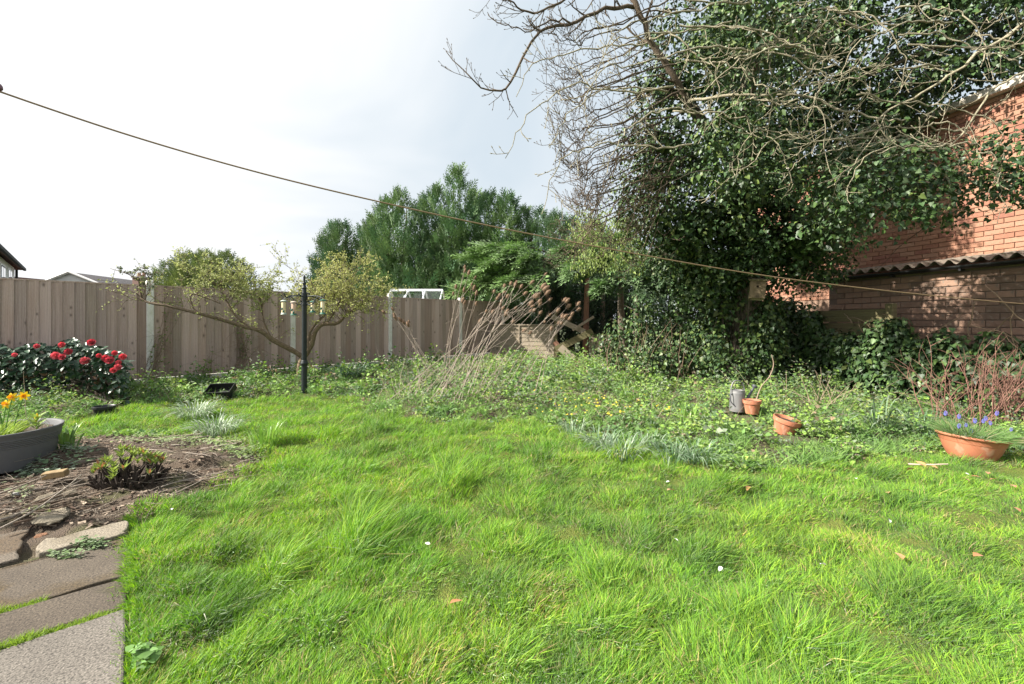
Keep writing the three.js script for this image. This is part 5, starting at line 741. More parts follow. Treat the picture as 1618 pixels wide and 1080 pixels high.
// ---------------------------------------------------------------- pots and planters
const lathe = (pts, seg = 48) => new THREE.LatheGeometry(pts.map(([x, y]) => new THREE.Vector2(x, y)), seg);
const compost = std({ map: picture(256, 256, (u, v, x, y) => { const k = n2(x / 4, y / 4), q = n2(x / 9, y / 9); return mix3([0.05, 0.035, 0.025], k > 0.55 ? [0.28, 0.24, 0.15] : [0.13, 0.095, 0.065], clamp(0.5 + 0.5 * q, 0, 1)); }), bumpMap: grit, bumpScale: 0.03, roughness: 1 });
const terra = std({ map: picture(256, 256, (u, v, x, y) => mix3(mix3([0.36, 0.125, 0.065], [0.46, 0.18, 0.10], 0.5 + 0.5 * fbm(u * 4, v * 4, 4)), [0.48, 0.33, 0.24], clamp(fbm(u * 7 + 9, v * 5, 4) * 2.0 - 0.45, 0, 0.38)).map((t) => t * (1 + 0.06 * n2(x / 2, y / 2)))), bumpMap: grit, bumpScale: 0.002, roughness: 0.8 });
{
  const r = random(600), c = onGround(-4.06, 3.45, -0.04), t = thing('grey_planter', 'large round charcoal planter with ribbed rim at the left edge', 'planter', c), top = 0.3;
  const prof = [[0.0, 0.0], [0.3, 0.0], [0.315, 0.012], [0.338, 0.22]]; for (let k = 0; k < 5; k++) { const y = 0.225 + k * 0.017; prof.push([0.336 + k * 0.004, y], [0.3405 + k * 0.004, y + 0.004], [0.3405 + k * 0.004, y + 0.01], [0.337 + k * 0.004, y + 0.013]); } prof.push([0.36, 0.33], [0.37, 0.362], [0.368, 0.37], [0.352, 0.37], [0.345, 0.36], [0.32, 0.28], [0.3, 0.1]);
  mesh('pot', lathe(prof.map(([a, y]) => [a, y * 0.81]), 72), std({ color: rgb(0.105, 0.105, 0.11), roughness: 0.7, bumpMap: grit, bumpScale: 0.0015 }), t);
  const s = new THREE.CircleGeometry(0.335, 40, 0, 6.2832); s.rotateX(-Math.PI / 2); mesh('compost', s, compost, t).position.y = top - 0.045;
  const y0 = top - 0.05, D = (dx, dz) => V(c.x + dx, c.y + y0, c.z + dz);
  // grassy tussock in the pot
  const g = thing('pot_grass', 'bright yellow-green grass tussock growing in the grey planter', 'plant', D(0.05, 0.1)), gs = new Soup(8000, 5000); for (let k = 0; k < 620; k++) { const a = r() * 6.283, q = 0.15 * Math.sqrt(r()), f = 0.8 + 0.4 * r(); blade(V(Math.cos(a) * q, 0, Math.sin(a) * q), V(Math.cos(a) * (0.3 + 0.9 * r()), 1, Math.sin(a) * (0.3 + 0.9 * r())), rdir(r), 0.10 + 0.09 * r(), 0.005, 0.4 * r(), rgb(0.30 * f, 0.42 * f, 0.05 * f), gs); } mesh('blades', gs.geo(), bladeMat, g, 'stuff');
  const dm = thing('daffodils', 'three small yellow daffodils standing in the grey planter', 'flowers', D(0.02, 0.05)), lv = new Build(), green = leafy({ color: 0xffffff, vertexColors: true, clearcoat: 0.4 });
  for (let k = 0; k < 16; k++) { const a = r() * 6.28, o = V(0.13 * (r() - 0.4), 0, 0.06 * (r() - 0.5)), l = 0.2 + 0.13 * r(), f = 0.8 + 0.4 * r(); const pts = [0, 0.35, 0.7, 1].map((u) => o.clone().add(V(Math.cos(a) * 0.05 * u * u, l * u, Math.sin(a) * 0.05 * u * u))); lv.strap(pts, [0.008, 0.009, 0.008, 0.002], V(Math.sin(a), 0.1, 0.6), rgb(0.15 * f, 0.30 * f, 0.05), 0.3); } mesh('leaves', lv.geo(), green, dm, 'stuff');
  const yellow = leafy({ color: rgb(0.80, 0.56, 0.01), clearcoat: 0, transmission: 0.3 }), orange = leafy({ color: rgb(0.80, 0.33, 0.005), clearcoat: 0, transmission: 0.25 });
  const bloom = (() => { const b = new Build(); for (let k = 0; k < 6; k++) { const a = k * 1.047, o = V(Math.cos(a), Math.sin(a), 0); b.strap([V(0, 0, 0), o.clone().multiplyScalar(0.014).add(V(0, 0, 0.003)), o.clone().multiplyScalar(0.026), o.clone().multiplyScalar(0.036).add(V(0, 0, -0.004))], [0.006, 0.018, 0.016, 0.002], V(0, 0, 1), null, 0.2); } return b.geo(); })(), horn = (() => { const b = new Build(); b.tube([V(0, 0, 0), V(0, 0, 0.012), V(0, 0, 0.022), V(0, 0, 0.027)], [0.007, 0.009, 0.0105, 0.0145], 12, null, 4, false); return b.geo(); })();
  for (const [px, py, tx, ty] of [[20, 627, 0.3, 0.2], [38, 625, 0.8, 0.1], [11, 638, 0.2, 0.3]]) { const e = at(px, py, 3.4).sub(dm.position), b = new Build(), a = V(e.x * 0.6, 0, e.z * 0.4); b.tube(curve([a, a.clone().lerp(e, 0.6).add(V(0, 0.02, 0)), e], 8), 0.004, 6); const m = mesh('stem', b.geo(), paint(0.13, 0.27, 0.05), dm), f = mesh('flower', bloom, yellow, m); f.position.copy(e); f.lookAt(0, 0, 0); f.quaternion.setFromUnitVectors(V(0, 0, 1), V(tx, ty, 0.8).normalize()); f.scale.setScalar(1.05); const h = mesh('trumpet', horn, orange, m); h.position.copy(e); h.quaternion.copy(f.quaternion); h.scale.setScalar(1.05); }
  const pl = thing('pot_seedling', 'young leafy plant with a yellow bud at the right side of the grey planter', 'plant', D(0.28, -0.02)), pb = new Build(); for (let k = 0; k < 12; k++) { const a = k * 2.4, y = 0.03 + 0.1 * k / 12; pb.leaf(V(0, y, 0), V(Math.cos(a), 0.9, Math.sin(a)), V(-Math.cos(a), 1, -Math.sin(a)), 0.1, 0.04, rgb(0.24, 0.36, 0.06), 0.1); } mesh('leaves', pb.geo(), green, pl, 'stuff'); const bud = new Build(); bud.tube([V(0, 0.1, 0), V(0.005, 0.13, 0), V(0.01, 0.165, 0)], [0.006, 0.014, 0.003], 7); mesh('bud', bud.geo(), yellow, pl); const wire = new Build(); wire.tube(curve([V(0.05, 0, 0), V(0.06, 0.16, 0.02), V(-0.02, 0.26, 0.02), V(-0.12, 0.34, 0.02)], 8), 0.0018, 4); wire.tube(curve([V(0.03, 0, 0), V(0.04, 0.1, 0.02), V(0.08, 0.13, 0.02), V(0.13, 0.09, 0.02)], 8), 0.0018, 4); mesh('dry_stems', wire.geo(), paint(0.3, 0.28, 0.18), pl);
}
{ // terracotta bowl with grape hyacinths on the right
  const r = random(620), c = onGround(4.05, 3.86, 0.035), t = thing('terracotta_bowl', 'wide terracotta-coloured bowl tilting on the lawn at the right', 'plant bowl', c); t.rotation.set(0.02, 0.4, -0.09);
  mesh('bowl', lathe([[0, 0.0], [0.135, 0.0], [0.145, 0.006], [0.185, 0.085], [0.207, 0.148], [0.2085, 0.153], [0.2115, 0.153], [0.222, 0.19], [0.232, 0.192], [0.242, 0.2], [0.243, 0.209], [0.236, 0.216], [0.215, 0.215], [0.205, 0.205], [0.19, 0.15]], 64), std({ map: terra.map, color: rgb(1.05, 1.05, 1.05), roughness: 0.6 }), t);
  const s = new THREE.CircleGeometry(0.207, 40); s.rotateX(-Math.PI / 2); mesh('compost', s, compost, t).position.y = 0.185;
  const p = thing('grape_hyacinths', 'blue grape hyacinths and grassy leaves filling the terracotta-coloured bowl', 'flowers', onGround(4.05, 3.86, 0.215)), gs = new Soup(12000, 8000);
  for (let k = 0; k < 1150; k++) { const a = r() * 6.283, q = 0.19 * Math.sqrt(r()), f = 0.75 + 0.5 * r(), la = a + (r() - 0.5), ln = 0.3 + 1.1 * r(); blade(V(Math.cos(a) * q, -0.09 * Math.cos(a) * q, Math.sin(a) * q), V(Math.cos(la) * ln + 0.25, 1, Math.sin(la) * ln), rdir(r), 0.08 + 0.14 * r(), 0.0048, 0.7 * r(), r() < 0.1 ? rgb(0.4, 0.34, 0.18) : rgb(0.12 * f, 0.25 * f, 0.045 * f), gs); }
  for (let k = 0; k < 90; k++) { const f = 0.8 + 0.4 * r(); blade(V(0.19 + 0.03 * r(), 0, 0.14 * (r() - 0.3)), V(0.9, 0.7 * r(), 0.6 * (r() - 0.1)), rdir(r), 0.16 + 0.14 * r(), 0.005, 1.5, r() < 0.45 ? rgb(0.45 * f, 0.38 * f, 0.2 * f) : rgb(0.15 * f, 0.28 * f, 0.06), gs); }
  mesh('leaves', gs.geo(), bladeMat, p, 'stuff');
  const blue = paint(0.14, 0.14, 0.44, { roughness: 0.6 }), stalk = paint(0.14, 0.22, 0.06), spike = (() => { const gsx = []; for (let k = 0; k < 34; k++) { const u = k / 34, a = k * 2.4, R = 0.0105 * Math.sin(0.5 + u * 2.2), q = new THREE.IcosahedronGeometry(0.0042 * (1.1 - 0.5 * u), 0); q.translate(Math.cos(a) * R, u * 0.042, Math.sin(a) * R); gsx.push(q); } return mergeGeometries(gsx); })();
  for (const [px, py] of [[1493, 652], [1515, 657], [1540, 664], [1553, 664], [1574, 652], [1526, 670], [1514, 672], [1565, 667], [1534, 680], [1597, 677], [1557, 660]]) { const e = at(px, py + 4, 3.75 + 0.2 * r()).sub(p.position), b = new Build(), a = V(e.x * 0.8, 0, e.z * 0.8); b.tube(curve([a, a.clone().lerp(e, 0.5).add(V(0.01, 0, 0)), e], 6), 0.0025, 5); const m = mesh('stem', b.geo(), stalk, p), f = mesh('flower_spike', spike, blue, m); f.position.copy(e); f.rotation.set(0.25 * (r() - 0.5), 0, 0.5 * (r() - 0.5)); f.scale.setScalar(0.8 + 0.25 * r()); }
}
const potProfile = (R, H) => [[0, 0], [R * 0.66, 0], [R * 0.7, 0.004], [R * 0.9, H * 0.72], [R * 0.985, H * 0.73], [R, H * 0.75], [R * 1.03, H * 0.99], [R * 1.0, H], [R * 0.93, H], [R * 0.88, H * 0.9], [R * 0.78, H * 0.6]];
{
  const r = random(640), a = foot(1188, 667), t = thing('terracotta_pot', 'small upright terracotta pot next to the watering can', 'flower pot', onGround(a[0], a[1], 0.02), 'terracotta pots in the bed'); mesh('pot', lathe(potProfile(0.098, 0.165), 40), terra, t); const s = new THREE.CircleGeometry(0.085, 24); s.rotateX(-Math.PI / 2); mesh('compost', s, compost, t).position.y = 0.145;
  const b = foot(1237, 690), u = thing('terracotta_pot', 'tilted terracotta pot half sunk in weeds right of the upright one', 'flower pot', onGround(b[0], b[1], -0.005), 'terracotta pots in the bed'); u.rotation.set(0.16, 0, -0.2); mesh('pot', lathe(potProfile(0.128, 0.17), 40), terra, u); const s2 = new THREE.CircleGeometry(0.112, 24); s2.rotateX(-Math.PI / 2); mesh('compost', s2, compost, u).position.y = 0.14;
  // galvanised watering can
  const w0 = foot(1165, 662), w = thing('watering_can', 'dull galvanised watering can standing among the weeds', 'watering can', onGround(w0[0], w0[1], 0.03)), zinc = std({ map: picture(256, 256, (uu, vv, x, y) => mix3([0.15, 0.15, 0.155], [0.27, 0.268, 0.265], 0.5 + 0.5 * fbm(uu * 6, vv * 4, 4)).map((k) => k * (1 + 0.08 * n2(x / 3, y / 3)))), metalness: 0.35, roughness: 0.55 }), zincDark = std({ color: rgb(0.09, 0.095, 0.11), metalness: 0.4, roughness: 0.5 });
  mesh('body', lathe([[0, 0], [0.088, 0], [0.09, 0.006], [0.089, 0.03], [0.0915, 0.036], [0.0895, 0.042], [0.084, 0.22], [0.086, 0.226], [0.084, 0.232], [0.08, 0.255], [0.083, 0.262], [0.079, 0.262], [0.078, 0.2], [0.083, 0.02], [0, 0.015]], 40), zinc, w);
  { const h = new Build(); h.tube(curve([V(-0.075, 0.2, 0.03), V(-0.085, 0.3, 0.02), V(-0.04, 0.375, 0.01), V(0.05, 0.36, -0.005), V(0.09, 0.27, -0.01), V(0.086, 0.14, -0.01)], 26), 0.0075, 8); mesh('top_handle', h.geo(), zinc, w); const k = new Build(); k.tube(curve([V(-0.08, 0.225, 0.035), V(-0.115, 0.2, 0.055), V(-0.11, 0.13, 0.06), V(-0.06, 0.07, 0.065)], 16), 0.006, 8); mesh('side_handle', k.geo(), zincDark, w); }
  { const h = new Build(); h.tube([V(0.08, 0.07, -0.02), V(0.13, 0.14, -0.03), V(0.2, 0.24, -0.045), V(0.225, 0.275, -0.05)], [0.02, 0.017, 0.013, 0.012], 12); const sp = mesh('spout', h.geo(), zincDark, w); const q = new Build(); q.tube([V(0.225, 0.275, -0.05), V(0.24, 0.297, -0.053), V(0.247, 0.306, -0.055)], [0.013, 0.034, 0.033], 16); mesh('rose', q.geo(), zincDark, sp); const br = new Build(); br.tube([V(0.084, 0.2, -0.02), V(0.165, 0.19, -0.037)], 0.004, 6); mesh('brace', br.geo(), zincDark, w); }
  // bent stick
  const st = at(1193, 640, 5.35), e = thing('bent_stick', 'bare bent stick arching up from behind the upright terracotta pot', 'stick', onGround(st.x, 5.35)), sb = new Build(), rl = (px, py, d) => at(px, py, d).sub(e.position); sb.tube(curve([V(0, 0, 0), rl(1195, 632, 5.36), rl(1203, 610, 5.4), rl(1216, 594, 5.42), rl(1222, 575, 5.45), rl(1219, 560, 5.45)], 24), taper(25, 0.008, 0.005), 6); mesh('stem', sb.geo(), std({ color: rgb(0.26, 0.19, 0.14) }), e);
  const dr = thing('dry_stalk_clump', 'broken dry stalks sticking up behind the two terracotta pots', 'dead plant', onGround(3.0, 6.0)), db = new Build(); for (let k = 0; k < 26; k++) { const o = at(1205 + 120 * r(), 640, 5.5 + 0.5 * r()).setY(0.02).sub(dr.position); db.tube(grow(r, o, V(r() - 0.4, 1, 0.4 * (r() - 0.5)), 0.25 + 0.35 * r(), 5, 0.22, V(0, -0.1, 0)), taper(6, 0.005, 0.002), 4); } mesh('stems', db.geo(), std({ color: rgb(0.30, 0.23, 0.16) }), dr, 'stuff');
  // black tray by the fence, dark tub under the camellia
  const k0 = foot(350, 630), tr = thing('black_tray', 'black plastic plant tray tipped in the weeds by the left fence', 'plant tray', onGround(k0[0], k0[1], 0.03)); tr.rotation.set(0.5, 0.15, -0.05); const blk = paint(0.012, 0.012, 0.014, { roughness: 0.5 }); mesh('base', new Build().box(0, 0.005, 0, 0.34, 0.01, 0.22).geo(), blk, tr); for (const s of [-1, 1]) { mesh('side', new Build().box(0, 0.06, s * 0.115, 0.37, 0.11, 0.008).geo(), blk, tr); mesh('end', new Build().box(s * 0.178, 0.06, 0, 0.008, 0.108, 0.222).geo(), blk, tr); }
  const q0 = foot(165, 652), tub = thing('dark_pot', 'dark plastic pot with a pale rim fleck in shade under the camellia', 'flower pot', onGround(q0[0], q0[1])); mesh('pot', lathe(potProfile(0.12, 0.13), 32), paint(0.014, 0.014, 0.02, { roughness: 0.5 }), tub);
}

// ---------------------------------------------------------------- bird feeder pole and feeders
{
  const iron = std({ color: rgb(0.012, 0.018, 0.02), roughness: 0.5, metalness: 0.2, bumpMap: grit, bumpScale: 0.001 }), [x, d] = foot(481, 624), base = onGround(x, d), t = thing('bird_feeder_pole', 'black cast-iron style bird feeder pole with scrolled arms', 'feeder pole', base), U = d / FOCAL, up = (py) => EYE + (HORIZON - py) * U - base.y;
  const c = up(575), top = up(434), arm = up(468);
  mesh('lower_pole', lathe([[0, -0.05], [0.052, -0.05], [0.052, 0.02], [0.045, 0.03], [0.043, c - 0.03], [0.05, c - 0.025], [0.052, c], [0.058, c + 0.008], [0.058, c + 0.022], [0.05, c + 0.03], [0.048, c + 0.055], [0.04, c + 0.065]], 24), iron, t);
  mesh('upper_pole', lathe([[0.04, c + 0.06], [0.038, arm - 0.16], [0.042, arm - 0.15], [0.042, arm - 0.12], [0.036, arm - 0.11], [0.036, arm - 0.06], [0.045, arm - 0.05], [0.045, arm + 0.05], [0.036, arm + 0.06], [0.032, arm + 0.12]], 24), iron, t);
  mesh('finial', lathe([[0.032, arm + 0.12], [0.04, arm + 0.13], [0.04, arm + 0.145], [0.026, arm + 0.16], [0.024, arm + 0.2], [0.032, arm + 0.21], [0.032, arm + 0.22], [0.019, arm + 0.235], [0.017, top - 0.05], [0.022, top - 0.04], [0.014, top - 0.02], [0.004, top], [0, top]], 20), iron, t);
  const hooks = [];
  for (const a of [3.35, 0.35, 1.85, 4.95]) { const L = 0.4, o = V(Math.cos(a), 0, Math.sin(a)), q = (s, y) => o.clone().multiplyScalar(s).setY(arm + y), b = new Build(); b.tube(curve([q(0.03, 0.0), q(0.2, 0.005), q(0.31, -0.01), q(0.37, -0.035), q(L, -0.02), q(L + 0.025, 0.02)], 18), 0.0085, 6); b.tube([q(L + 0.025, 0.02), q(L + 0.03, 0.032)], [0.012, 0.009], 8); const m = mesh('arm', b.geo(), iron, t), s = new Build(); s.tube(curve([q(0.30, -0.005), q(0.24, -0.05), q(0.2, -0.11), q(0.14, -0.14), q(0.08, -0.13), q(0.05, -0.1), q(0.08, -0.075), q(0.11, -0.09)], 26), 0.007, 6); s.tube(curve([q(0.05, 0.05), q(0.1, 0.055), q(0.11, 0.025), q(0.075, 0.015)], 14), 0.006, 6); mesh('scroll', s.geo(), iron, m); hooks.push(q(0.385, -0.03).add(base)); }
  const green = paint(0.02, 0.10, 0.065, { roughness: 0.5 }), pale = std({ color: rgb(0.36, 0.42, 0.36), roughness: 0.5 }), seed = std({ map: picture(128, 256, (u, v, px, py) => { const k = n2(px / 3.5, py / 3.5); return mix3([0.66, 0.50, 0.28], [0.80, 0.69, 0.45], clamp(0.5 + 0.5 * k, 0, 1)); }), roughness: 0.7 }), nut = std({ map: picture(128, 256, (u, v, px, py) => mix3([0.50, 0.30, 0.20], [0.66, 0.48, 0.36], clamp(0.5 + 0.6 * n2(px / 5, py / 6), 0, 1))), roughness: 0.7 }), clear = new THREE.MeshPhysicalMaterial({ color: rgb(0.97, 0.98, 0.98), transmission: 1, thickness: 0, roughness: 0.08, side: THREE.DoubleSide });
  const feeder = (label, p, capM, fill, len, perch) => { const f = thing('bird_feeder', label, 'bird feeder', p, 'feeders hung from the pole'), R = 0.036; const w = new Build(); w.tube(curve([V(0.025, -0.03, 0), V(0.02, 0.0, 0), V(0, 0.015, 0), V(-0.02, 0, 0), V(-0.025, -0.03, 0)], 12), 0.0018, 5); mesh('hanger', w.geo(), iron, f); mesh('cap', lathe([[0, -0.022], [0.025, -0.025], [0.05, -0.04], [0.052, -0.048], [0.04, -0.05], [0, -0.05]], 24), capM, f); mesh('tube', lathe([[R, -0.05], [R, -0.05 - len]], 24), clear, f); mesh('seed_fill', lathe([[0, -0.055], [R - 0.003, -0.055], [R - 0.003, -0.05 - len], [0, -0.05 - len]], 24), fill, f); mesh('base', lathe([[0, -0.05 - len], [R + 0.002, -0.045 - len], [R + 0.004, -0.065 - len], [perch, -0.07 - len], [perch, -0.076 - len], [0, -0.076 - len]], 24), capM === pale ? pale : green, f); for (const s of [-1, 1]) { const q = new THREE.SphereGeometry(0.015, 12, 8); q.scale(1, 1.2, 0.5); q.translate(s * 0.012, -0.085 - len * 0.55 - 0.02 * s, R); mesh('feeding_port', q, green, f); const pr = new Build(); pr.tube([V(s * 0.012, -0.105 - len * 0.55 - 0.02 * s, R), V(s * 0.012, -0.11 - len * 0.55 - 0.02 * s, R + 0.045)], 0.003, 5); mesh('perch', pr.geo(), green, f); } };
  feeder('pale-capped seed feeder hanging from the left arm of the feeder pole', hooks[0], pale, seed, 0.19, 0.05); feeder('dark green-capped seed feeder hanging from the right arm of the feeder pole', hooks[1].clone().add(V(0, 0.0, 0)), green, seed, 0.19, 0.055); feeder('brownish peanut feeder hanging in front, just right of the feeder pole', hooks[2].clone().add(V(0.12, -0.04, 0)), std({ color: rgb(0.42, 0.34, 0.28), roughness: 0.6 }), nut, 0.17, 0.06); feeder('seed feeder half hidden behind the feeder pole on its left', hooks[3].clone().add(V(-0.12, 0, 0)), green, seed, 0.15, 0.06);
}

// ---------------------------------------------------------------- washing line
{
  const t = thing('washing_line', 'tan plastic washing line sagging across the whole garden', 'washing line', V(0, 0, 0)), pts = [[-34, 132, 2.48], [4, 146, 2.5], [200, 212, 2.75], [400, 270, 3.0], [610, 321, 3.3], [800, 362, 3.6], [1000, 400, 3.9], [1200, 434, 4.2], [1400, 459, 4.5], [1618, 480, 4.8], [1760, 490, 5.0]].map((a) => at(...a)), b = new Build(); pts.unshift(P(-5.7, 3.3, 1.9)); b.tube(curve(pts, 160), 0.0055, 8, null, 8);
  mesh('line', b.geo(), std({ color: rgb(0.22, 0.15, 0.08), roughness: 0.6 }), t);
  const k = new Build(), p = pts[1].clone().lerp(pts[2], 0.72); k.tube([p.clone().add(V(-0.08, 0.035, 0)), p.clone().add(V(-0.03, 0.03, 0)), p.clone().add(V(0.015, 0.015, 0.0)), p.clone().add(V(0.035, 0.004, 0))], [0.02, 0.028, 0.024, 0.008], 10); mesh('knot', k.geo(), std({ color: rgb(0.16, 0.09, 0.11), roughness: 0.9 }), t);
  // the posts that it is tied to stand outside the picture
  const post = (x, d, h, label) => { const o = thing('line_post', label, 'post', P(x, 0, d)); mesh('shaft', new THREE.CylinderGeometry(0.03, 0.035, h + 0.3, 12).translate(0, h / 2 - 0.15, 0), paint(0.2, 0.19, 0.18, { metalness: 0.5, roughness: 0.5 }), o); mesh('cap', lathe([[0.033, h - 0.01], [0.04, h], [0.036, h + 0.03], [0, h + 0.05]], 16), paint(0.05, 0.05, 0.05), o); };
  post(pts[0].x - 0.05, 1.9, pts[0].y + 0.08, 'metal washing line post outside the left edge'); post(pts[11].x + 0.05, 5.0, pts[11].y + 0.15, 'metal washing line post outside the right edge');
}

// ---------------------------------------------------------------- soil bed: stump, sticks, stones
{
  const r = random(700), [sx, sd] = foot(172, 790), o = onGround(sx, sd + 0.16), t = thing('cut_back_shrub', 'cut-back woody stump with fresh green shoots on the bare soil', 'shrub', o), b = new Build(), woody = std({ color: rgb(0.045, 0.032, 0.024), roughness: 1 });
  for (let k = 0; k < 150; k++) { const a = r() * 6.283, q = Math.sqrt(r()), p = V(Math.cos(a) * q * 0.2, -0.03, Math.sin(a) * q * 0.15); b.tube(grow(r, p, V(Math.cos(a) * q * 0.5 + 0.8 * (r() - 0.5), 1, Math.sin(a) * q * 0.5 + 0.8 * (r() - 0.5)), 0.06 + 0.17 * r() * (1.15 - q), 3, 0.25, V(0, 0, 0)), taper(4, 0.006 + 0.012 * r(), 0.006), 5); } mesh('stubs', b.geo(), woody, t, 'stuff');
  const l = new Build(); for (let k = 0; k < 62; k++) { const a = r() * 6.283, q = Math.sqrt(r()), p = V(Math.cos(a) * q * 0.23, 0.03 + 0.15 * (1 - q) + 0.05 * r(), Math.sin(a) * q * 0.18); if (p.z < -0.05 && r() < 0.3) continue; for (let j = 0; j < 7; j++) { const w = j * 0.9 + r(), f = 0.75 + 0.5 * r(), rust = r() < 0.12; l.leaf(p, V(Math.cos(w) * 0.6, 1, Math.sin(w) * 0.6), V(-Math.cos(w), 0.6, -Math.sin(w)), 0.04 + 0.035 * r(), 0.018, rust ? rgb(0.3, 0.13, 0.05) : rgb(0.23 * f, 0.31 * f, 0.045 * f), 0.1); } } mesh('shoots', l.geo(), softLeaf, t, 'stuff');
  // sticks
  const tones = [[0.27, 0.21, 0.16], [0.36, 0.30, 0.24], [0.20, 0.14, 0.10], [0.42, 0.36, 0.30]].map((c) => std({ color: rgb(...c), bumpMap: barkBump, bumpScale: 0.002, roughness: 0.95 }));
  for (let k = 0; k < 110; k++) { const px = k < 44 ? 5 + 110 * r() : 95 + 280 * r(), py = k < 44 ? 770 + 60 * r() : 712 + 80 * r() - (px > 200 ? (px - 200) * 0.12 : 0), [x, d] = foot(px, py); if (soilIn(x, d) < -0.05) continue; const a = (k < 44 ? 0.9 : 0.25) + (r() - 0.5) * 1.5, L = 0.14 + 0.38 * r() * r() + 0.06, bb = new Build(), dir = V(Math.cos(a), 0.03, -Math.sin(a)), s0 = V(0, 0.012 + 0.02 * r(), 0), pts = grow(r, s0.clone().addScaledVector(dir, -L / 2), dir, L, 6, 0.14, V(0, 0, 0)), R = 0.0035 + 0.006 * r() * r(); bb.tube(pts, taper(7, R, R * 0.6), 5, null, 6); if (r() < 0.4) bb.tube(grow(r, pts[3], dir.clone().addScaledVector(rdir(r), 0.6).setY(0.05), L * 0.4, 4, 0.12, V(0, 0, 0)), taper(5, R * 0.7, R * 0.4), 4, null, 6); const m = mesh('fallen_stick', bb.geo(), tones[Math.floor(r() * 4)]); m.position.copy(onGround(x, d)); tag(m, 'thin dry prunings stick lying on the bare soil round the stump', 'stick', 'prunings on the bare soil'); }
  // crumbs, clods, bark chips and fine twigs over the soil
  const li = new Soup(60000, 90000), clod = (() => { const g = new THREE.IcosahedronGeometry(1, 0), p = [...g.attributes.position.array], i = Array.from({ length: p.length / 3 }, (_, q) => q); return { p, i }; })(), chip = template([[-0.5, 0, -0.2], [0.5, 0.05, -0.25], [0.6, 0.08, 0.15], [-0.4, 0.1, 0.25]], [[0, 2, 1], [0, 3, 2]]);
  for (let k = 0; k < 2600; k++) { const [x, d] = foot(-20 + 430 * r(), 690 + 150 * r()); if (soilIn(x, d) < 0 || pave(x, d)[0] < -0.02 && pave(x, d)[1] < 0.83) continue; const f = 0.6 + 0.8 * r(), dark = r() < 0.5; if (k % 3 === 0) { const l = 0.006 + 0.014 * r() * r(); li.add(clod, basis(onGround(x, d, l * 0.2), rdir(r), rdir(r), l, l * 0.7, l * 0.9), dark ? rgb(0.075 * f, 0.052 * f, 0.036 * f) : rgb(0.15 * f, 0.11 * f, 0.08 * f)); } else { const l = 0.014 + 0.03 * r() * r(); li.add(chip, basis(onGround(x, d, 0.006 + 0.008 * r()), V(0, 1, 0).addScaledVector(rdir(r), 0.5), rdir(r), l), dark ? rgb(0.11 * f, 0.07 * f, 0.05 * f) : rgb(0.30 * f, 0.235 * f, 0.175 * f)); } }
  tag(mesh('soil_litter', li.geo(), std({ color: 0xffffff, vertexColors: true, roughness: 1 }), null, 'stuff'), 'crumbs of earth and bark chips on the bare soil', 'litter');
  { const fb = new Build(); for (let k = 0; k < 420; k++) { const [x, d] = foot(-10 + 390 * r(), 705 + 120 * r()); if (soilIn(x, d) < 0.02 || pave(x, d)[0] < -0.02 && pave(x, d)[1] < 0.83) continue; const a = r() * 6.28; fb.tube(grow(r, onGround(x, d, 0.008 + 0.012 * r()), V(Math.cos(a), 0.06, Math.sin(a)), 0.06 + 0.16 * r(), 4, 0.2, V(0, 0, 0)), taper(5, 0.0022, 0.0012), 3); } tag(mesh('fine_prunings', fb.geo(), tones[1], null, 'stuff'), 'fine twig litter scattered over the bare soil', 'litter'); }
  // stones and an offcut
  const rock = (label, px, py, sxx, sy, sz, col, seed) => { const g = new THREE.IcosahedronGeometry(1, 3), p = g.attributes.position; for (let i = 0; i < p.count; i++) { const v = V(p.getX(i), p.getY(i), p.getZ(i)), q = 1 + 0.22 * n3(v.x * 1.3 + seed, v.y * 1.3, v.z * 1.3) + 0.06 * n3(v.x * 4, v.y * 4 + seed, v.z * 4); p.setXYZ(i, v.x * q * sxx, clamp(v.y * q, -0.9, 0.62) * sy, v.z * q * sz); } g.computeVertexNormals(); const [x, d] = foot(px, py), m = mesh('stone', g, std({ map: picture(128, 128, (u, v, xx, yy) => mix3(col, col.map((k) => k * 0.55), clamp(0.5 + 0.7 * fbm(u * 4 + seed, v * 4, 4), 0, 1))), bumpMap: grit, bumpScale: 0.006, roughness: 0.95 })); m.position.copy(onGround(x, d, sy * 0.15)); m.rotation.y = seed; tag(m, label, 'stone'); };
  rock('rounded tan stone lying in front of the cut-back stump', 88, 800, 0.11, 0.06, 0.075, [0.2, 0.165, 0.115], 1.2); rock('flat pale sandstone half buried between the paving and the stump', 82, 828, 0.13, 0.026, 0.08, [0.27, 0.23, 0.165], 2.4); rock('small rusty pebble by the edge of the pale paving piece', 66, 848, 0.03, 0.02, 0.028, [0.34, 0.17, 0.09], 3.1); rock('small white pebble lying left of the cut-back stump', 28, 800, 0.028, 0.02, 0.02, [0.6, 0.58, 0.55], 4.1);
  { const [x, d] = foot(88, 775), m = mesh('wood_offcut', block(0.13, 0.045, 0.06, 0.005), std({ map: oldWood.map, color: rgb(0.8, 0.66, 0.42) })); m.position.copy(onGround(x, d, 0.05)); m.rotation.set(0.05, 0.35, 0.06); tag(m, 'yellowish sawn wood offcut beside the cut-back stump', 'wood'); }
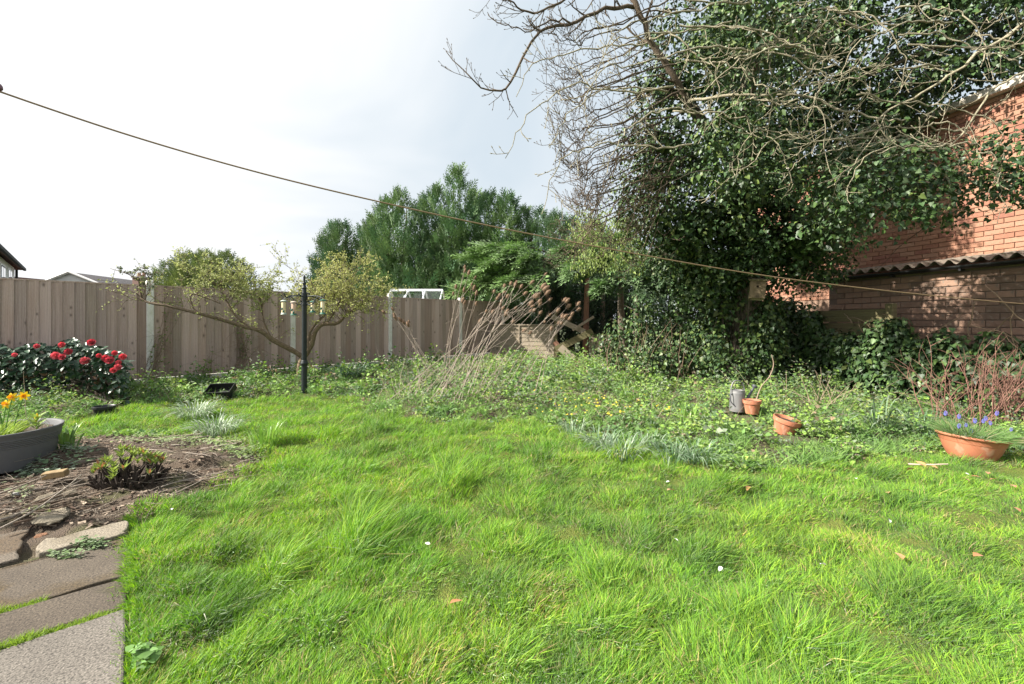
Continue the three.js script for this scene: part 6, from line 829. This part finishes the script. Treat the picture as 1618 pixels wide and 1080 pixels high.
  // small green things on the soil: creeping leaves by the planter, strawberry leaves in the paving joint, weeds at the front
  const cs = new Soup(90000, 80000); const patch = (px, py, wx, wy, n, size, c, h) => { for (let k = 0; k < n; k++) { const [x, d] = foot(px + wx * (r() + r() - 1), py + wy * (r() + r() - 1)), f = 0.7 + 0.6 * r(), l = size * (0.6 + 0.8 * r()); cs.add(r() < 0.5 ? ivySmall : oval, basis(onGround(x, d, 0.01 + h * r()), rdir(r).setY(0.15), V(0, 1, 0).addScaledVector(rdir(r), 0.5), l, l, l), rgb(c[0] * f, c[1] * f, c[2] * f)); } };
  patch(65, 755, 60, 12, 240, 0.034, [0.11, 0.18, 0.08], 0.04); patch(120, 735, 40, 20, 200, 0.03, [0.11, 0.18, 0.07], 0.05); patch(30, 790, 30, 30, 90, 0.025, [0.17, 0.22, 0.08], 0.02); patch(290, 705, 120, 22, 1300, 0.022, [0.19, 0.27, 0.06], 0.025); patch(375, 715, 50, 24, 800, 0.022, [0.19, 0.28, 0.055], 0.025); patch(145, 868, 36, 7, 220, 0.019, [0.11, 0.19, 0.05], 0.05); patch(105, 884, 34, 5, 120, 0.018, [0.12, 0.2, 0.05], 0.035); patch(228, 1050, 20, 22, 90, 0.026, [0.12, 0.26, 0.04], 0.06); patch(60, 825, 30, 12, 80, 0.018, [0.2, 0.24, 0.07], 0.015);
  tag(mesh('creeping_weeds', cs.geo(), softLeaf, null, 'stuff'), 'small creeping weeds on the bare soil and in paving joints', 'weeds');
}

// ---------------------------------------------------------------- bare red-brown stems at the right edge
{
  const r = random(720), base = onGround(5.15, 4.75), t = thing('bare_red_shrub', 'bare reddish-brown twiggy shrub behind the terracotta-coloured bowl', 'shrub', base), m = std({ map: picture(64, 256, (u, v, x, y) => mix3([0.12, 0.055, 0.042], [0.26, 0.14, 0.10], clamp(0.5 + 0.5 * n2(u * 3, v * 12), 0, 1))), roughness: 0.85 }), b = new Build(), tw = new Build();
  for (let k = 0; k < 80; k++) { const o = V(0.75 * (r() + r() - 1) + 0.1, 0, 0.35 * (r() - 0.5)), lean = o.x * 0.5 + 0.25, dir = V(lean + 1.3 * (r() - 0.4), 1.3, 0.6 * (r() - 0.5)), L = 0.5 + 0.5 * r(), pts = grow(r, o, dir, L, 8, 0.24, V(0.3, -0.1, 0)); b.tube(pts, taper(9, 0.0035 + 0.004 * r(), 0.002), 5, null, 3); for (let j = 0; j < 3; j++) { const i = 3 + Math.floor(r() * 5); tw.tube(grow(r, pts[i], dir.clone().normalize().addScaledVector(rdir(r), 0.9), 0.15 + 0.2 * r(), 5, 0.2, V(0, 0, 0)), taper(6, 0.003, 0.001), 4, null, 3); } }
  mesh('stems', b.geo(), m, t, 'stuff'); mesh('twigs', tw.geo(), m, t, 'stuff');
}

// ---------------------------------------------------------------- litter on the lawn
{
  const r = random(740), mats = [[0.42, 0.17, 0.06], [0.50, 0.25, 0.10], [0.33, 0.13, 0.05]].map((c) => leafy({ color: rgb(...c), transmission: 0.2, clearcoat: 0.3 }));
  const leafG = [0, 1, 2].map((s) => { const b = new Build(); for (let q = 0; q < 1; q++) b.leaf(V(0, 0, -0.035), V(0, 0.12, 1), V(0.15 * s - 0.1, 1, 0), 0.075, 0.042, null, 0.22 - 0.12 * s); return b.geo(); });
  for (const [px, py] of [[1402, 793], [1545, 896], [1526, 771], [1541, 764], [1570, 766], [1599, 776], [1455, 748], [1472, 743], [1440, 757], [1605, 818], [1560, 760], [1238, 745], [1228, 742], [1434, 786], [720, 965], [1182, 776], [1060, 785], [1420, 902]]) { const [x, d] = foot(px, py), m = mesh('fallen_leaf', leafG[Math.floor(r() * 3)], mats[Math.floor(r() * 3)]); m.position.copy(onGround(x, d, 0.045 + 0.015 * r())); m.rotation.set(0.6 * (r() - 0.5), r() * 6.28, 0.6 * (r() - 0.5)); m.scale.setScalar(0.7 + 0.4 * r()); tag(m, 'curled orange-brown fallen leaf caught in the lawn grass', 'leaf', 'fallen leaves on the lawn'); }
  const pale = leafy({ color: rgb(0.75, 0.73, 0.74), transmission: 0.3, clearcoat: 0 });
  for (const [px, py] of [[1353, 766], [1527, 767], [1055, 770], [1068, 873], [1405, 830], [1138, 914], [1300, 906], [676, 884], [272, 826]]) { const [x, d] = foot(px, py), m = mesh('pale_petal', leafG[Math.floor(r() * 3)], pale); m.position.copy(onGround(x, d, 0.05 + 0.02 * r())); m.rotation.set(1.2 * (r() - 0.5), r() * 6.28, 1.2 * (r() - 0.5)); m.scale.setScalar(0.35 + 0.25 * r()); tag(m, 'small pale petal or dry leaf fleck lying on the lawn', 'petal', 'pale flecks on the lawn'); }
  { const [x, d] = foot(1468, 750), b = new Build(); b.tube(grow(r, V(-0.11, 0.05, -0.06), V(1, 0.02, 0.6), 0.24, 5, 0.08, V(0, 0, 0)), taper(6, 0.007, 0.004), 6, null, 4); const m = mesh('lawn_stick', b.geo(), std({ color: rgb(0.42, 0.33, 0.28) })); m.position.copy(onGround(x, d)); tag(m, 'pinkish bare stick lying on the lawn before the terracotta-coloured bowl', 'stick'); }
}

lawnMesh();
scene.traverse((o) => { if (o.isMesh) { o.castShadow = true; o.receiveShadow = true; } });
renderer.render(scene, camera);
